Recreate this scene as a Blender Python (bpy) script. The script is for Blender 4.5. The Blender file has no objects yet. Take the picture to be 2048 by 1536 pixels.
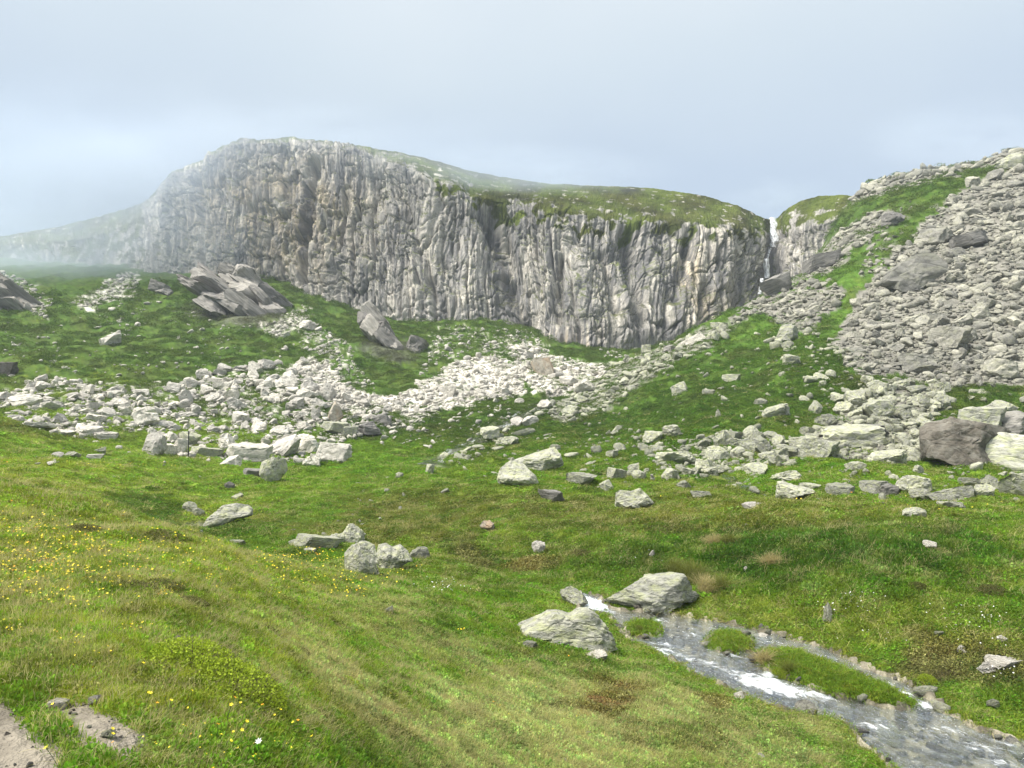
import bpy, math, random
import numpy as np
from mathutils import Vector, Euler, Matrix

random.seed(7)
RNG = np.random.default_rng(11)
SC = bpy.context.scene
COL = SC.collection
R = math.radians

# ------------------------------------------------------------------ camera
F, CX, CY, HOR = 1547.0, 1024.0, 768.0, 800.0          # focal length and horizon of the photograph, in its pixels
PITCH = math.atan((HOR - CY) / F)
cam_data = bpy.data.cameras.new("camera")
cam_data.sensor_width = 36.0
cam_data.lens = 36.0 * F / 2048.0
cam_data.clip_start = 0.05
cam_data.clip_end = 5000.0
cam = bpy.data.objects.new("camera", cam_data)
cam.rotation_euler = (math.pi / 2 + PITCH, 0, 0)
COL.objects.link(cam)
SC.camera = cam

# ------------------------------------------------------------------ sky, sun, exposure
SUN_EL, SUN_AZ = R(57), R(-108)                          # azimuth from +Y (view direction), negative = from the left
world = bpy.data.worlds.new("World")
SC.world = world
world.use_nodes = True
nt = world.node_tree
nt.nodes.clear()
def wn(t, **k):
    n = nt.nodes.new(t)
    for a, b in k.items():
        setattr(n, a, b)
    return n
w_out = wn("ShaderNodeOutputWorld")
w_sky = wn("ShaderNodeTexSky", sky_type='NISHITA', sun_disc=False)
w_sky.sun_elevation = SUN_EL
w_sky.sun_rotation = SUN_AZ
w_bg = wn("ShaderNodeBackground"); w_bg.inputs[1].default_value = 0.06
nt.links.new(w_sky.outputs[0], w_bg.inputs[0])
w_tc = wn("ShaderNodeTexCoord")
w_sep = wn("ShaderNodeSeparateXYZ"); nt.links.new(w_tc.outputs["Generated"], w_sep.inputs[0])
# the cloud ceiling: grey-blue low down, whiter towards the zenith, with soft drifting variation
w_map = wn("ShaderNodeMapping"); w_map.inputs["Scale"].default_value = (1.3, 1.3, 2.2)
nt.links.new(w_tc.outputs["Generated"], w_map.inputs[0])
w_noi = wn("ShaderNodeTexNoise"); w_noi.inputs["Scale"].default_value = 1.6; w_noi.inputs["Detail"].default_value = 3.0
w_noi.inputs["Roughness"].default_value = 0.45
nt.links.new(w_map.outputs[0], w_noi.inputs["Vector"])
w_nm = wn("ShaderNodeMath", operation='MULTIPLY_ADD'); w_nm.inputs[1].default_value = 0.20; w_nm.inputs[2].default_value = -0.08
nt.links.new(w_noi.outputs[0], w_nm.inputs[0])
w_add = wn("ShaderNodeMath", operation='ADD'); nt.links.new(w_sep.outputs["Z"], w_add.inputs[0]); nt.links.new(w_nm.outputs[0], w_add.inputs[1])
w_ramp = wn("ShaderNodeValToRGB")
e = w_ramp.color_ramp.elements
e[0].position = 0.0; e[0].color = (0.46, 0.56, 0.69, 1)
e[1].position = 1.0; e[1].color = (1.05, 1.09, 1.12, 1)
for p, c in ((0.20, (0.455, 0.56, 0.705, 1)), (0.30, (0.50, 0.60, 0.735, 1)), (0.42, (0.62, 0.71, 0.79, 1)), (0.60, (0.82, 0.87, 0.90, 1))):
    q = e.new(p); q.color = c
nt.links.new(w_add.outputs[0], w_ramp.inputs[0])
w_bg2 = wn("ShaderNodeBackground"); w_bg2.inputs[1].default_value = 0.745
nt.links.new(w_ramp.outputs[0], w_bg2.inputs[0])
w_mix = wn("ShaderNodeMixShader"); w_mix.inputs[0].default_value = 0.92
nt.links.new(w_bg.outputs[0], w_mix.inputs[1]); nt.links.new(w_bg2.outputs[0], w_mix.inputs[2])
nt.links.new(w_mix.outputs[0], w_out.inputs[0])

sun_data = bpy.data.lights.new("sun", 'SUN')
sun_data.energy = 5.0
sun_data.angle = R(28)
sun_data.color = (1.0, 0.95, 0.87)
sun = bpy.data.objects.new("sun", sun_data)
sd = Vector((math.sin(SUN_AZ) * math.cos(SUN_EL), math.cos(SUN_AZ) * math.cos(SUN_EL), math.sin(SUN_EL)))
sun.rotation_euler = sd.to_track_quat('Z', 'Y').to_euler()
sun.location = sd * 300
COL.objects.link(sun)

SC.view_settings.view_transform = 'Standard'
SC.view_settings.look = 'None'
SC.view_settings.exposure = 0.62
SC.view_settings.gamma = 1.0
SC.view_settings.use_curve_mapping = False
SC.render.engine = 'CYCLES'
SC.cycles.use_denoising = True
SC.cycles.max_bounces = 5
SC.cycles.diffuse_bounces = 2
SC.cycles.glossy_bounces = 2
SC.cycles.transmission_bounces = 3
SC.cycles.transparent_max_bounces = 8
SC.cycles.volume_bounces = 1
SC.cycles.use_adaptive_sampling = True
SC.cycles.adaptive_threshold = 0.02
SC.cycles.volume_step_rate = 1.0
SC.cycles.volume_max_steps = 64

# ------------------------------------------------------------------ numeric helpers
_perm = np.random.default_rng(3).permutation(256)
_perm = np.concatenate([_perm, _perm]).astype(np.int64)
_ga = np.linspace(0, 2 * np.pi, 32, endpoint=False)
_G2 = np.stack([np.cos(_ga), np.sin(_ga)], 1)
_G3 = np.random.default_rng(5).normal(size=(64, 3)); _G3 /= np.linalg.norm(_G3, axis=1, keepdims=True)

def perlin2(x, y, seed=0):
    x = np.asarray(x, float) + seed * 17.31; y = np.asarray(y, float) + seed * 9.77
    xi = np.floor(x).astype(np.int64); yi = np.floor(y).astype(np.int64)
    xf = x - xi; yf = y - yi
    u = xf * xf * xf * (xf * (xf * 6 - 15) + 10); v = yf * yf * yf * (yf * (yf * 6 - 15) + 10)
    def g(ix, iy, dx, dy):
        h = _perm[(_perm[ix & 255] + iy) & 255] & 31
        return _G2[h, 0] * dx + _G2[h, 1] * dy
    a = g(xi, yi, xf, yf); b = g(xi + 1, yi, xf - 1, yf)
    c = g(xi, yi + 1, xf, yf - 1); d = g(xi + 1, yi + 1, xf - 1, yf - 1)
    return 1.5 * ((a + u * (b - a)) * (1 - v) + (c + u * (d - c)) * v)

def perlin3(p, seed=0):
    p = np.asarray(p, float) + np.array([seed * 13.7, seed * 5.9, seed * 7.3])
    i = np.floor(p).astype(np.int64); f = p - i
    w = f * f * f * (f * (f * 6 - 15) + 10)
    out = 0
    for dx in (0, 1):
        for dy in (0, 1):
            for dz in (0, 1):
                h = _perm[(_perm[(_perm[(i[..., 0] + dx) & 255] + i[..., 1] + dy) & 255] + i[..., 2] + dz) & 255] & 63
                g = _G3[h]
                val = g[..., 0] * (f[..., 0] - dx) + g[..., 1] * (f[..., 1] - dy) + g[..., 2] * (f[..., 2] - dz)
                wt = (w[..., 0] if dx else 1 - w[..., 0]) * (w[..., 1] if dy else 1 - w[..., 1]) * (w[..., 2] if dz else 1 - w[..., 2])
                out = out + val * wt
    return 1.5 * out

def fbm2(x, y, octv=4, seed=0, gain=0.5):
    s = 0; a = 1.0; f = 1.0
    for k in range(octv):
        s = s + a * perlin2(x * f, y * f, seed + k); a *= gain; f *= 2.03
    return s

def ridged2(x, y, seed=0):
    return 1 - np.abs(perlin2(x, y, seed)) * 1.6

def worley2(x, y, seed=0):
    xi = np.floor(x).astype(np.int64); yi = np.floor(y).astype(np.int64)
    f1 = np.full(x.shape, 9.0); f2 = np.full(x.shape, 9.0); cid = np.zeros(x.shape)
    for dx in (-1, 0, 1):
        for dy in (-1, 0, 1):
            cx = xi + dx; cy = yi + dy
            h = _perm[(_perm[(cx + seed * 7) & 255] + cy) & 255]
            h2 = _perm[(h + 91) & 255]
            d = np.hypot(cx + (h + .5) / 256 - x, cy + (h2 + .5) / 256 - y)
            nearer = d < f1
            f2 = np.where(nearer, f1, np.minimum(f2, d))
            cid = np.where(nearer, _perm[(h2 + 37) & 255] / 255.0, cid)
            f1 = np.where(nearer, d, f1)
    return f1, f2, cid

def sstep(a, b, x):
    t = np.clip((x - a) / (b - a), 0, 1)
    return t * t * (3 - 2 * t)

def in_poly(u, v, poly):
    res = np.zeros(np.shape(u), bool)
    n = len(poly)
    for i in range(n):
        x1, y1 = poly[i]; x2, y2 = poly[(i + 1) % n]
        if y1 == y2:
            continue
        c = ((y1 > v) != (y2 > v)) & (u < (x2 - x1) * (v - y1) / (y2 - y1) + x1)
        res ^= c
    return res

def sd_poly(x, y, poly):
    d = np.full(np.shape(x), 1e9)
    n = len(poly)
    for i in range(n):
        ax, ay = poly[i]; bx, by = poly[(i + 1) % n]
        ex, ey = bx - ax, by - ay
        t = np.clip(((x - ax) * ex + (y - ay) * ey) / (ex * ex + ey * ey + 1e-12), 0, 1)
        d = np.minimum(d, np.hypot(x - ax - t * ex, y - ay - t * ey))
    return np.where(in_poly(x, y, poly), -d, d)

CP, SP = math.cos(PITCH), math.sin(PITCH)
def pix_dir(u, v):
    a = (np.asarray(u, float) - CX) / F; b = (CY - np.asarray(v, float)) / F
    return np.stack([a, CP - b * SP, SP + b * CP], -1)
def project(x, y, z):
    dpt = y * CP + z * SP
    up = -y * SP + z * CP
    dpt = np.where(np.abs(dpt) < 1e-3, 1e-3, dpt)
    return CX + F * x / dpt, CY - F * up / dpt, dpt
def pt(u, v, d):
    q = pix_dir(u, v)
    return q * (d / q[..., 1])[..., None] if np.ndim(u) else q * (d / q[1])

def make_mesh(name, verts, faces, smooth=True):
    """verts (n,3); faces (m,k) array of a fixed k, or a list of such arrays."""
    me = bpy.data.meshes.new(name)
    fl = faces if isinstance(faces, list) else [faces]
    fl = [np.asarray(f, np.int32) for f in fl if len(f)]
    verts = np.asarray(verts, np.float32)
    me.vertices.add(len(verts)); me.vertices.foreach_set("co", verts.ravel())
    idx = np.concatenate([f.ravel() for f in fl]) if fl else np.zeros(0, np.int32)
    tot = np.concatenate([np.full(len(f), f.shape[1], np.int32) for f in fl]) if fl else np.zeros(0, np.int32)
    me.loops.add(len(idx)); me.loops.foreach_set("vertex_index", idx)
    me.polygons.add(len(tot))
    me.polygons.foreach_set("loop_start", np.concatenate([[0], np.cumsum(tot)[:-1]]).astype(np.int32) if len(tot) else tot)
    if smooth:
        me.polygons.foreach_set("use_smooth", np.ones(len(tot), bool))
    me.update(calc_edges=True)
    me.validate()
    return me

def grid_faces(nu, nv):
    """verts laid out [i*nv + j]"""
    i, j = np.meshgrid(np.arange(nu - 1), np.arange(nv - 1), indexing='ij')
    a = (i * nv + j).ravel()
    return np.stack([a, a + nv, a + nv + 1, a + 1], 1)

def set_attr(me, name, data, kind='FLOAT', domain='POINT'):
    at = me.attributes.new(name, kind, domain)
    data = np.asarray(data, np.float32)
    if kind == 'FLOAT_COLOR':
        if data.shape[1] == 3:
            data = np.concatenate([data, np.ones((len(data), 1), np.float32)], 1)
        at.data.foreach_set("color", data.ravel())
    elif kind == 'FLOAT_VECTOR':
        at.data.foreach_set("vector", data.ravel())
    elif kind == 'INT':
        at.data.foreach_set("value", data.astype(np.int32).ravel())
    else:
        at.data.foreach_set("value", data.ravel())

def add_obj(name, me, mat=None, parent=None, label=None, cat=None, group=None, kind=None):
    o = bpy.data.objects.new(name, me)
    if mat is not None and not me.materials:
        me.materials.append(mat)
    COL.objects.link(o)
    if parent is not None:
        o.parent = parent
    for k, val in (("label", label), ("category", cat), ("group", group), ("kind", kind)):
        if val:
            o[k] = val
    return o

# ------------------------------------------------------------------ terrain: shape measured column by column (photo column, row, distance in metres)
CTRL = {
 -350: [(1536,3.3),(1300,4.9),(1150,6.9),(1050,9.5),(985,13),(930,20),(900,30),(870,42),(820,55),(790,78),(740,98),(650,132),(540,178),(500,240)],
 0: [(1536,3.6),(1300,5.3),(1150,7.6),(1050,10.5),(968,14.5),(1000,19),(972,26),(935,33),(900,42),(845,52),(850,58),(800,78),(740,98),(650,132),(560,175),(520,215),(520,300)],
 200: [(1536,3.7),(1300,5.4),(1150,8),(1060,11),(1012,13.5),(1078,18),(1045,23),(1003,28.5),(930,42),(890,55),(830,72),(760,95),(650,135),(560,172),(530,208),(520,300)],
 400: [(1536,4),(1300,6),(1150,9.2),(1070,12.3),(1128,17.5),(1104,22),(1054,29),(1000,36),(930,50),(880,64),(800,88),(720,112),(640,138),(555,176),(520,230),(510,300)],
 600: [(1536,4.6),(1400,6.1),(1300,8),(1200,11.5),(1131,15.5),(1140,20),(1090,26),(1040,31),(980,42),(930,55),(900,64),(850,76),(780,95),(700,118),(630,142),(580,168),(550,220),(540,300)],
 800: [(1536,6.2),(1450,7.4),(1350,9.6),(1250,12.5),(1170,17),(1135,21.5),(1060,29),(1000,37),(950,47),(900,62),(850,78),(780,98),(720,118),(640,156),(610,200),(590,300)],
 1000:[(1536,8),(1400,10.5),(1280,14),(1200,18),(1160,21),(1100,25),(1030,30),(980,36),(940,46),(880,62),(830,80),(760,105),(700,128),(645,158),(610,210),(590,300)],
 1200:[(1536,9),(1400,12),(1290,15.5),(1210,19),(1150,21.5),(1080,24.3),(1020,29),(960,38),(900,52),(850,68),(800,84),(750,105),(705,142),(680,190),(650,300)],
 1400:[(1536,9.8),(1400,12.6),(1330,15),(1245,17.7),(1200,19),(1120,21.8),(1050,25),(1000,30),(940,40),(880,52),(800,66),(720,82),(662,99),(676,122),(655,160),(630,220),(600,300)],
 1500:[(1536,10.4),(1430,12.8),(1360,14.3),(1280,16),(1200,18.2),(1110,21.1),(1035,25),(980,32),(920,43),(840,56),(740,74),(650,94),(605,108),(630,135),(610,175),(580,300)],
 1600:[(1536,11),(1480,11.8),(1400,13.4),(1300,15.5),(1200,17.5),(1100,20.5),(1020,25),(960,33),(900,45),(800,60),(700,76),(600,98),(556,111),(590,136),(570,175),(520,300)],
 1700:[(1536,11.1),(1460,12.3),(1390,13.6),(1290,15.5),(1190,17.5),(1095,20.2),(1015,25.5),(955,34),(900,45),(800,60),(700,74),(600,91),(500,114),(432,145),(402,170),(425,220),(460,300)],
 1800:[(1536,11.2),(1450,12.6),(1380,13.8),(1280,15.5),(1180,17.5),(1090,20),(1010,26),(950,35),(900,46),(800,60),(700,72),(600,85),(500,100),(412,124),(364,150),(392,200),(440,300)],
 2048:[(1560,11.3),(1470,12.4),(1400,13.2),(1300,14.5),(1180,16.5),(1080,20),(1000,28),(930,42),(880,50),(800,58),(700,68),(600,78),(500,90),(405,106),(306,135),(335,180),(400,300)],
 2400:[(1560,11.3),(1470,12.4),(1400,13.2),(1300,14.2),(1180,16),(1080,19.5),(1000,27),(930,38),(880,45),(800,52),(700,60),(600,70),(500,80),(400,92),(230,125),(240,180),(320,300)],
}
_ca, _cb, _cs = [], [], []
KA = 2.6
for u_, lst in CTRL.items():
    for v_, d_ in lst:
        p = pt(float(u_), float(v_), float(d_))
        r_ = math.hypot(p[0], p[1])
        _ca.append(math.atan2(p[0], p[1]) * KA); _cb.append(math.log(r_)); _cs.append(p[2] / r_)
    p = pt(float(u_), 1536.0, lst[0][1]); z0 = p[2]
    for rr in (lst[0][1] * 0.45,):                       # ground right under and beside the photographer
        _ca.append(math.atan2(p[0], p[1]) * KA); _cb.append(math.log(rr)); _cs.append((z0 * 0.93) / rr if rr > 0 else 0)
for az in (-1.15, 1.15):                                 # beyond the frame the slopes simply go on
    side = -350 if az < 0 else 2400
    for v_, d_ in CTRL[side][::2]:
        p = pt(float(side), float(v_), float(d_)); r_ = math.hypot(p[0], p[1])
        _ca.append(az * KA); _cb.append(math.log(r_)); _cs.append(p[2] / r_)
_ca = np.array(_ca); _cb = np.array(_cb); _cs = np.array(_cs)
def _tps(d2):
    return 0.5 * d2 * np.log(d2 + 1e-9)
_n = len(_ca)
_K = _tps((_ca[:, None] - _ca) ** 2 + (_cb[:, None] - _cb) ** 2) + np.eye(_n) * 0.0006
_P = np.stack([np.ones(_n), _ca, _cb], 1)
_sol = np.linalg.solve(np.block([[_K, _P], [_P.T, np.zeros((3, 3))]]), np.concatenate([_cs, np.zeros(3)]))
def terrain_slope(theta, lr):
    sh = theta.shape
    a = theta.ravel() * KA; b = lr.ravel()
    out = np.empty(len(a))
    for s in range(0, len(a), 40000):
        aa, bb = a[s:s + 40000], b[s:s + 40000]
        out[s:s + 40000] = _tps((aa[:, None] - _ca) ** 2 + (bb[:, None] - _cb) ** 2) @ _sol[:_n] + _sol[_n] + _sol[_n + 1] * aa + _sol[_n + 2] * bb
    return out.reshape(sh)

NT, NR = 860, 640
TH0, TH1 = -1.12, 1.12
LR0, LR1 = math.log(1.3), math.log(420.0)
# finer in the middle of the view, coarser at the sides
_t = np.linspace(-1, 1, NT)
TH = np.sign(_t) * (0.86 * np.abs(_t) + 0.26 * np.abs(_t) ** 6)
LR = np.linspace(LR0, LR1, NR)
_cth = np.linspace(TH0, TH1, 150); _clr = np.linspace(LR0, LR1, 170)   # thin-plate surface on a coarse lattice, then cubic-ish upsampling
_S = terrain_slope(*np.meshgrid(_cth, _clr, indexing='ij'))
def _cub(M, x, x0, dx, axis):
    n = M.shape[axis]
    f = np.clip((x - x0) / dx, 0, n - 1.0001); i = f.astype(int); t = f - i
    g = lambda k: np.take(M, np.clip(i + k, 0, n - 1), axis=axis)
    sh = [1, 1]; sh[axis] = -1; t = t.reshape(sh)
    a, b, c, d = g(-1), g(0), g(1), g(2)
    return b + 0.5 * t * (c - a + t * (2 * a - 5 * b + 4 * c - d + t * (3 * (b - c) + d - a)))
_S = _cub(_S, TH, TH0, _cth[1] - _cth[0], 0)
_S = _cub(_S, LR, LR0, _clr[1] - _clr[0], 1)
TT, LL = np.meshgrid(TH, LR, indexing='ij')
RR = np.exp(LL)
GX = RR * np.sin(TT); GY = RR * np.cos(TT)
GZ = _S * RR

# hummocks and small relief, in metres on the ground
amp = np.clip(RR / 22.0, 0.35, 2.2)
near_fade = sstep(1.3, 4.0, RR)
GZ += sstep(15, 24, RR) * (1 - sstep(50, 75, RR)) * .20 * fbm2(GX / 5.5, GY / 5.5, 2, 15)
GZ += near_fade * (0.16 * amp * fbm2(GX / 2.6, GY / 2.6, 3, 1) + 0.060 * np.clip(amp, 0.6, 1.2) * fbm2(GX / 0.6, GY / 0.6, 3, 5))
GZ += sstep(30, 90, RR) * (0.9 * fbm2(GX / 17, GY / 17, 3, 9) + 0.35 * fbm2(GX / 5, GY / 5, 2, 12))

# ---- the stream: outline measured in the photograph, laid on the water level
def zw_of(theta):
    return np.interp(np.tan(theta), [-0.1, .107, .243, .372, .52, .66, 1.2], [-5.06, -5.1, -5.14, -5.2, -5.34, -5.5, -5.9])
def on_water(u, v):
    q = pix_dir(u, v); th = math.atan2(q[0], q[1])
    s = float(zw_of(th)) / q[2]
    return (q[0] * s, q[1] * s)
STREAM_PX = [(1135,1190),(1160,1222),(1215,1235),(1240,1268),(1262,1284),(1312,1308),(1400,1360),(1450,1377),(1500,1404),(1560,1424),(1640,1436),(1690,1448),(1732,1502),(1785,1545),(1870,1590),(1950,1640),(2080,1720),(2420,1740),
             (2420,1530),(2200,1510),(2048,1482),(1962,1463),(1912,1436),(1882,1410),(1842,1384),(1806,1358),(1748,1340),(1690,1311),(1600,1280),(1500,1254),(1400,1237),(1330,1226),(1225,1218),(1200,1194),(1165,1184)]
ISL_PX = [[(1516,1314),(1540,1303),(1590,1310),(1660,1335),(1720,1359),(1780,1386),(1826,1409),(1790,1413),(1680,1392),(1600,1368),(1545,1345)],
          [(1420,1282),(1440,1270),(1480,1271),(1500,1284),(1492,1302),(1450,1306),(1425,1298)],
          [(1254,1260),(1270,1249),(1298,1248),(1316,1259),(1312,1272),(1282,1275),(1258,1270)]]
STREAM = [on_water(*p) for p in STREAM_PX]
ISL = [[on_water(*p) for p in q] for q in ISL_PX]
_mask = (RR > 7) & (RR < 27) & (TT > -0.2) & (TT < 1.1)
def water_sdf(x, y):
    wob = 0.10 * fbm2(x / 0.5, y / 0.5, 3, 31)
    d = sd_poly(x, y, STREAM) + wob
    di = np.full(np.shape(x), 1e9)
    for q in ISL:
        di = np.minimum(di, sd_poly(x, y, q) + wob * 0.6)
    return np.maximum(d, -di), di
WS = np.full(GX.shape, 99.0); IS = np.full(GX.shape, 99.0)
WS[_mask], IS[_mask] = water_sdf(GX[_mask], GY[_mask])
ZW = zw_of(TT)
_bank = np.exp(-(np.clip(WS, 0, 9) / 1.1) ** 2)
_bz = ZW + 0.03 + 0.06 * np.clip(WS, 0, 3) + 0.02 * fbm2(GX / .3, GY / .3, 2, 40)
GZ = np.where(WS < 90, GZ * (1 - _bank) + _bz * _bank, GZ)
GZ = np.where(WS < 0, ZW + 0.10 - 0.36 * sstep(0, 0.35, -WS) + 0.05 * fbm2(GX / .35, GY / .35, 3, 41), GZ)
GZ = np.where((IS < 0) & (WS > 0), ZW + 0.03 + 0.12 * sstep(0, 0.4, -IS) + 0.04 * fbm2(GX / .3, GY / .3, 2, 42), GZ)

# ---- upstream: a shallow bed along the middle stretches
def ray_dir_theta(u, v):
    q = pix_dir(u, v)
    return np.arctan2(q[..., 0], q[..., 1]), q[..., 2] / np.hypot(q[..., 0], q[..., 1])
def ground_hit(u, v):
    """first ground point along the line of sight of a photo position; also its distance"""
    u = np.atleast_1d(np.asarray(u, float)); v = np.atleast_1d(np.asarray(v, float))
    th, te = ray_dir_theta(u, v)
    fi = np.interp(th, TH, np.arange(NT)); i0 = np.clip(fi.astype(int), 0, NT - 2); f = fi - i0
    out = np.zeros((len(u), 3)); 
    tanm = GZ / RR
    for s in range(0, len(u), 4000):
        sl = slice(s, s + 4000)
        prof = tanm[i0[sl]] * (1 - f[sl])[:, None] + tanm[i0[sl] + 1] * f[sl][:, None]
        hit = prof >= te[sl][:, None]
        hit[:, :60] = False
        k = np.where(hit.any(1), hit.argmax(1), NR - 1)
        k = np.clip(k, 1, NR - 1); ar = np.arange(len(k))
        a = prof[ar, k - 1] - te[sl]; b = prof[ar, k] - te[sl]
        t = np.clip(-a / np.where(np.abs(b - a) < 1e-9, 1e-9, b - a), 0, 1)
        r = np.exp(LR[k - 1] + t * (LR[k] - LR[k - 1]))
        out[sl] = np.stack([r * np.sin(th[sl]), r * np.cos(th[sl]), r * te[sl]], 1)
    return out
def ground_z(x, y):
    th = np.arctan2(x, y); lr = np.log(np.hypot(x, y) + 1e-6)
    fi = np.clip(np.interp(th, TH, np.arange(NT)), 0, NT - 1.001); fj = np.clip((lr - LR0) / (LR[1] - LR[0]), 0, NR - 1.001)
    i = fi.astype(int); j = fj.astype(int); a = fi - i; b = fj - j
    return (GZ[i, j] * (1 - a) + GZ[i + 1, j] * a) * (1 - b) + (GZ[i, j + 1] * (1 - a) + GZ[i + 1, j + 1] * a) * b
def ground_n(x, y, h=0.4):
    dx = (ground_z(x + h, y) - ground_z(x - h, y)) / (2 * h); dy = (ground_z(x, y + h) - ground_z(x, y - h)) / (2 * h)
    n = np.stack([-dx, -dy, np.ones_like(dx)], -1)
    return n / np.linalg.norm(n, axis=-1, keepdims=True)

UPPER = [  # (photo positions, width in metres)
    ([(1112,790),(1085,808),(1050,824),(1010,845),(975,866),(940,886),(905,900),(880,916),(862,926)], 1.5),
    ([(438,1040),(415,1044),(390,1049),(362,1051)], 0.9),
    ([(1590,1002),(1530,985),(1480,972),(1450,950)], 0.5),
]
UP_PTS = []
for px, w in UPPER:
    a = np.array(px, float)
    k = np.linspace(0, len(a) - 1, (len(a) - 1) * 8 + 1)
    g = ground_hit(np.interp(k, np.arange(len(a)), a[:, 0]), np.interp(k, np.arange(len(a)), a[:, 1]))
    for _ in range(3):
        g[1:-1] = (g[:-2] + g[1:-1] * 2 + g[2:]) / 4
    UP_PTS.append((g, w))
UPD = np.full(GX.shape, 99.0)
for g, w in UP_PTS:
    lo, hi = np.hypot(g[:, 0], g[:, 1]).min() - 4, np.hypot(g[:, 0], g[:, 1]).max() + 4
    m = (RR > lo) & (RR < hi) & (TT > np.arctan2(g[:, 0], g[:, 1]).min() - .1) & (TT < np.arctan2(g[:, 0], g[:, 1]).max() + .1)
    d = np.full(m.sum(), 99.0)
    for q in g[::2]:
        d = np.minimum(d, np.hypot(GX[m] - q[0], GY[m] - q[1]) / w)
    UPD[m] = np.minimum(UPD[m], d)
GZ -= 0.22 * np.exp(-(UPD / 0.9) ** 2)

GU, GV, GD = project(GX, GY, GZ)

# ------------------------------------------------------------------ ground colours (what grows where, and shade painted on the steep bank)
LUSH = np.array([0.150, 0.265, 0.022]); YELL = np.array([0.305, 0.375, 0.042]); STRAW = np.array([0.48, 0.46, 0.215])
OLIVE = np.array([0.155, 0.172, 0.036]); DARK = np.array([0.070, 0.142, 0.016]); BROWN = np.array([0.200, 0.125, 0.048])
FAR = np.array([0.052, 0.106, 0.013]); DIRT = np.array([0.225, 0.20, 0.16]); ROCKG = np.array([0.26, 0.25, 0.215]); LIME = np.array([0.62, 0.59, 0.52])
PALE = np.array([.50, .53, .22]); PEAT = np.array([0.11, 0.078, 0.05]); FRESH = np.array([0.205, 0.32, 0.032])
# soft patches seen in the photograph: centre, radii, turn (degrees), colour, strength
PATCHES = [
 (250,1180,520,330,20,YELL,.75),(120,1060,330,110,10,YELL,.7),(300,900,420,75,5,FRESH,.9),(560,955,260,50,-4,FRESH,.7),
 (700,1250,330,150,15,FRESH,.75),(560,1190,120,70,20,FRESH,.6),(1240,1440,420,130,5,PALE,.75),(1000,1480,300,110,0,PALE,.7),(700,1380,190,45,38,STRAW,.95),
 (800,1250,190,60,20,STRAW,.35),(1080,1300,260,35,18,LUSH,.8),(1380,1365,200,28,22,LUSH,.8),(1650,1455,160,30,22,STRAW,.4),
 (1600,1130,520,110,0,LUSH,.75),(1680,1080,330,60,0,DARK,.6),(1330,1030,330,45,0,OLIVE,.75),(780,1035,330,60,-5,OLIVE,.8),(1560,1030,400,35,0,OLIVE,.55),
 (1080,1130,260,55,0,OLIVE,.5),(1100,1170,200,40,0,LUSH,.6),(1650,1240,330,60,5,YELL*.7,.5),(1180,1190,80,25,0,LUSH,.7),
 (260,1020,120,40,0,DARK,.85),(620,1020,90,30,0,LUSH,.6),(700,920,240,45,0,LUSH,.8),(1480,790,330,120,-25,FAR*1.35,.6),(1640,590,130,90,-35,FAR*1.5,.7),(780,700,60,26,10,ROCKG*.45,.7),(480,632,110,22,6,ROCKG*.45,.7),(1480,640,120,60,-30,FAR*1.5,.6),
 (1240,1375,65,14,8,BROWN,1.),(1205,1412,72,24,0,BROWN,1.),(1425,1402,40,18,0,BROWN,.8),(1050,1305,60,14,5,OLIVE,.7),(1500,1450,110,30,0,OLIVE,.5),
 (1340,1480,120,30,0,OLIVE,.5),(1065,1130,50,14,-8,BROWN,.9),(940,1110,60,22,20,PEAT,.5),
 (1850,1330,90,35,-20,PEAT,.75),(1930,1290,110,30,0,BROWN,.6),(1980,1330,90,40,0,PEAT,.7),(1830,1265,60,18,0,PEAT,.5),(1700,1310,50,12,10,OLIVE,.8),
 (260,1195,110,30,20,OLIVE,.7),(385,1205,70,26,30,OLIVE,.8),(160,1062,110,15,8,OLIVE,.7),(330,1072,100,12,14,OLIVE,.6),(90,1122,90,14,0,OLIVE,.5),(610,1440,120,26,15,OLIVE,.6),
 (470,1390,150,30,22,OLIVE,.45),(740,1445,90,22,25,OLIVE,.55),(420,1262,110,14,10,OLIVE,.4),(60,1350,90,70,0,LUSH,.6),(260,1480,200,60,0,LUSH,.7),(640,1510,220,40,0,LUSH,.6),
 (60,860,110,14,8,OLIVE,.7),(120,930,160,10,4,YELL,.6),
]
GATED = [ # the same, only between two distances: the hollow behind the knoll, the knoll itself, the steep bank
 (330,1040,300,45,12,DARK,.85,15.5,32),(120,1000,200,30,6,DARK,.6,15.5,26),(560,1100,160,35,5,LUSH,.8,16.5,30),(300,1180,420,300,18,YELL,.55,3,15),(420,1100,260,30,14,YELL,.6,8,15.5),
 (1450,1110,300,55,0,DARK,.6,18,25),(1750,1110,330,70,0,DARK,.6,17,23),(1560,1022,420,26,0,YELL*.8,.5,22,34),  # DARK: lush green of the bank, deepened to put its shade into the colour
]
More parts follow.
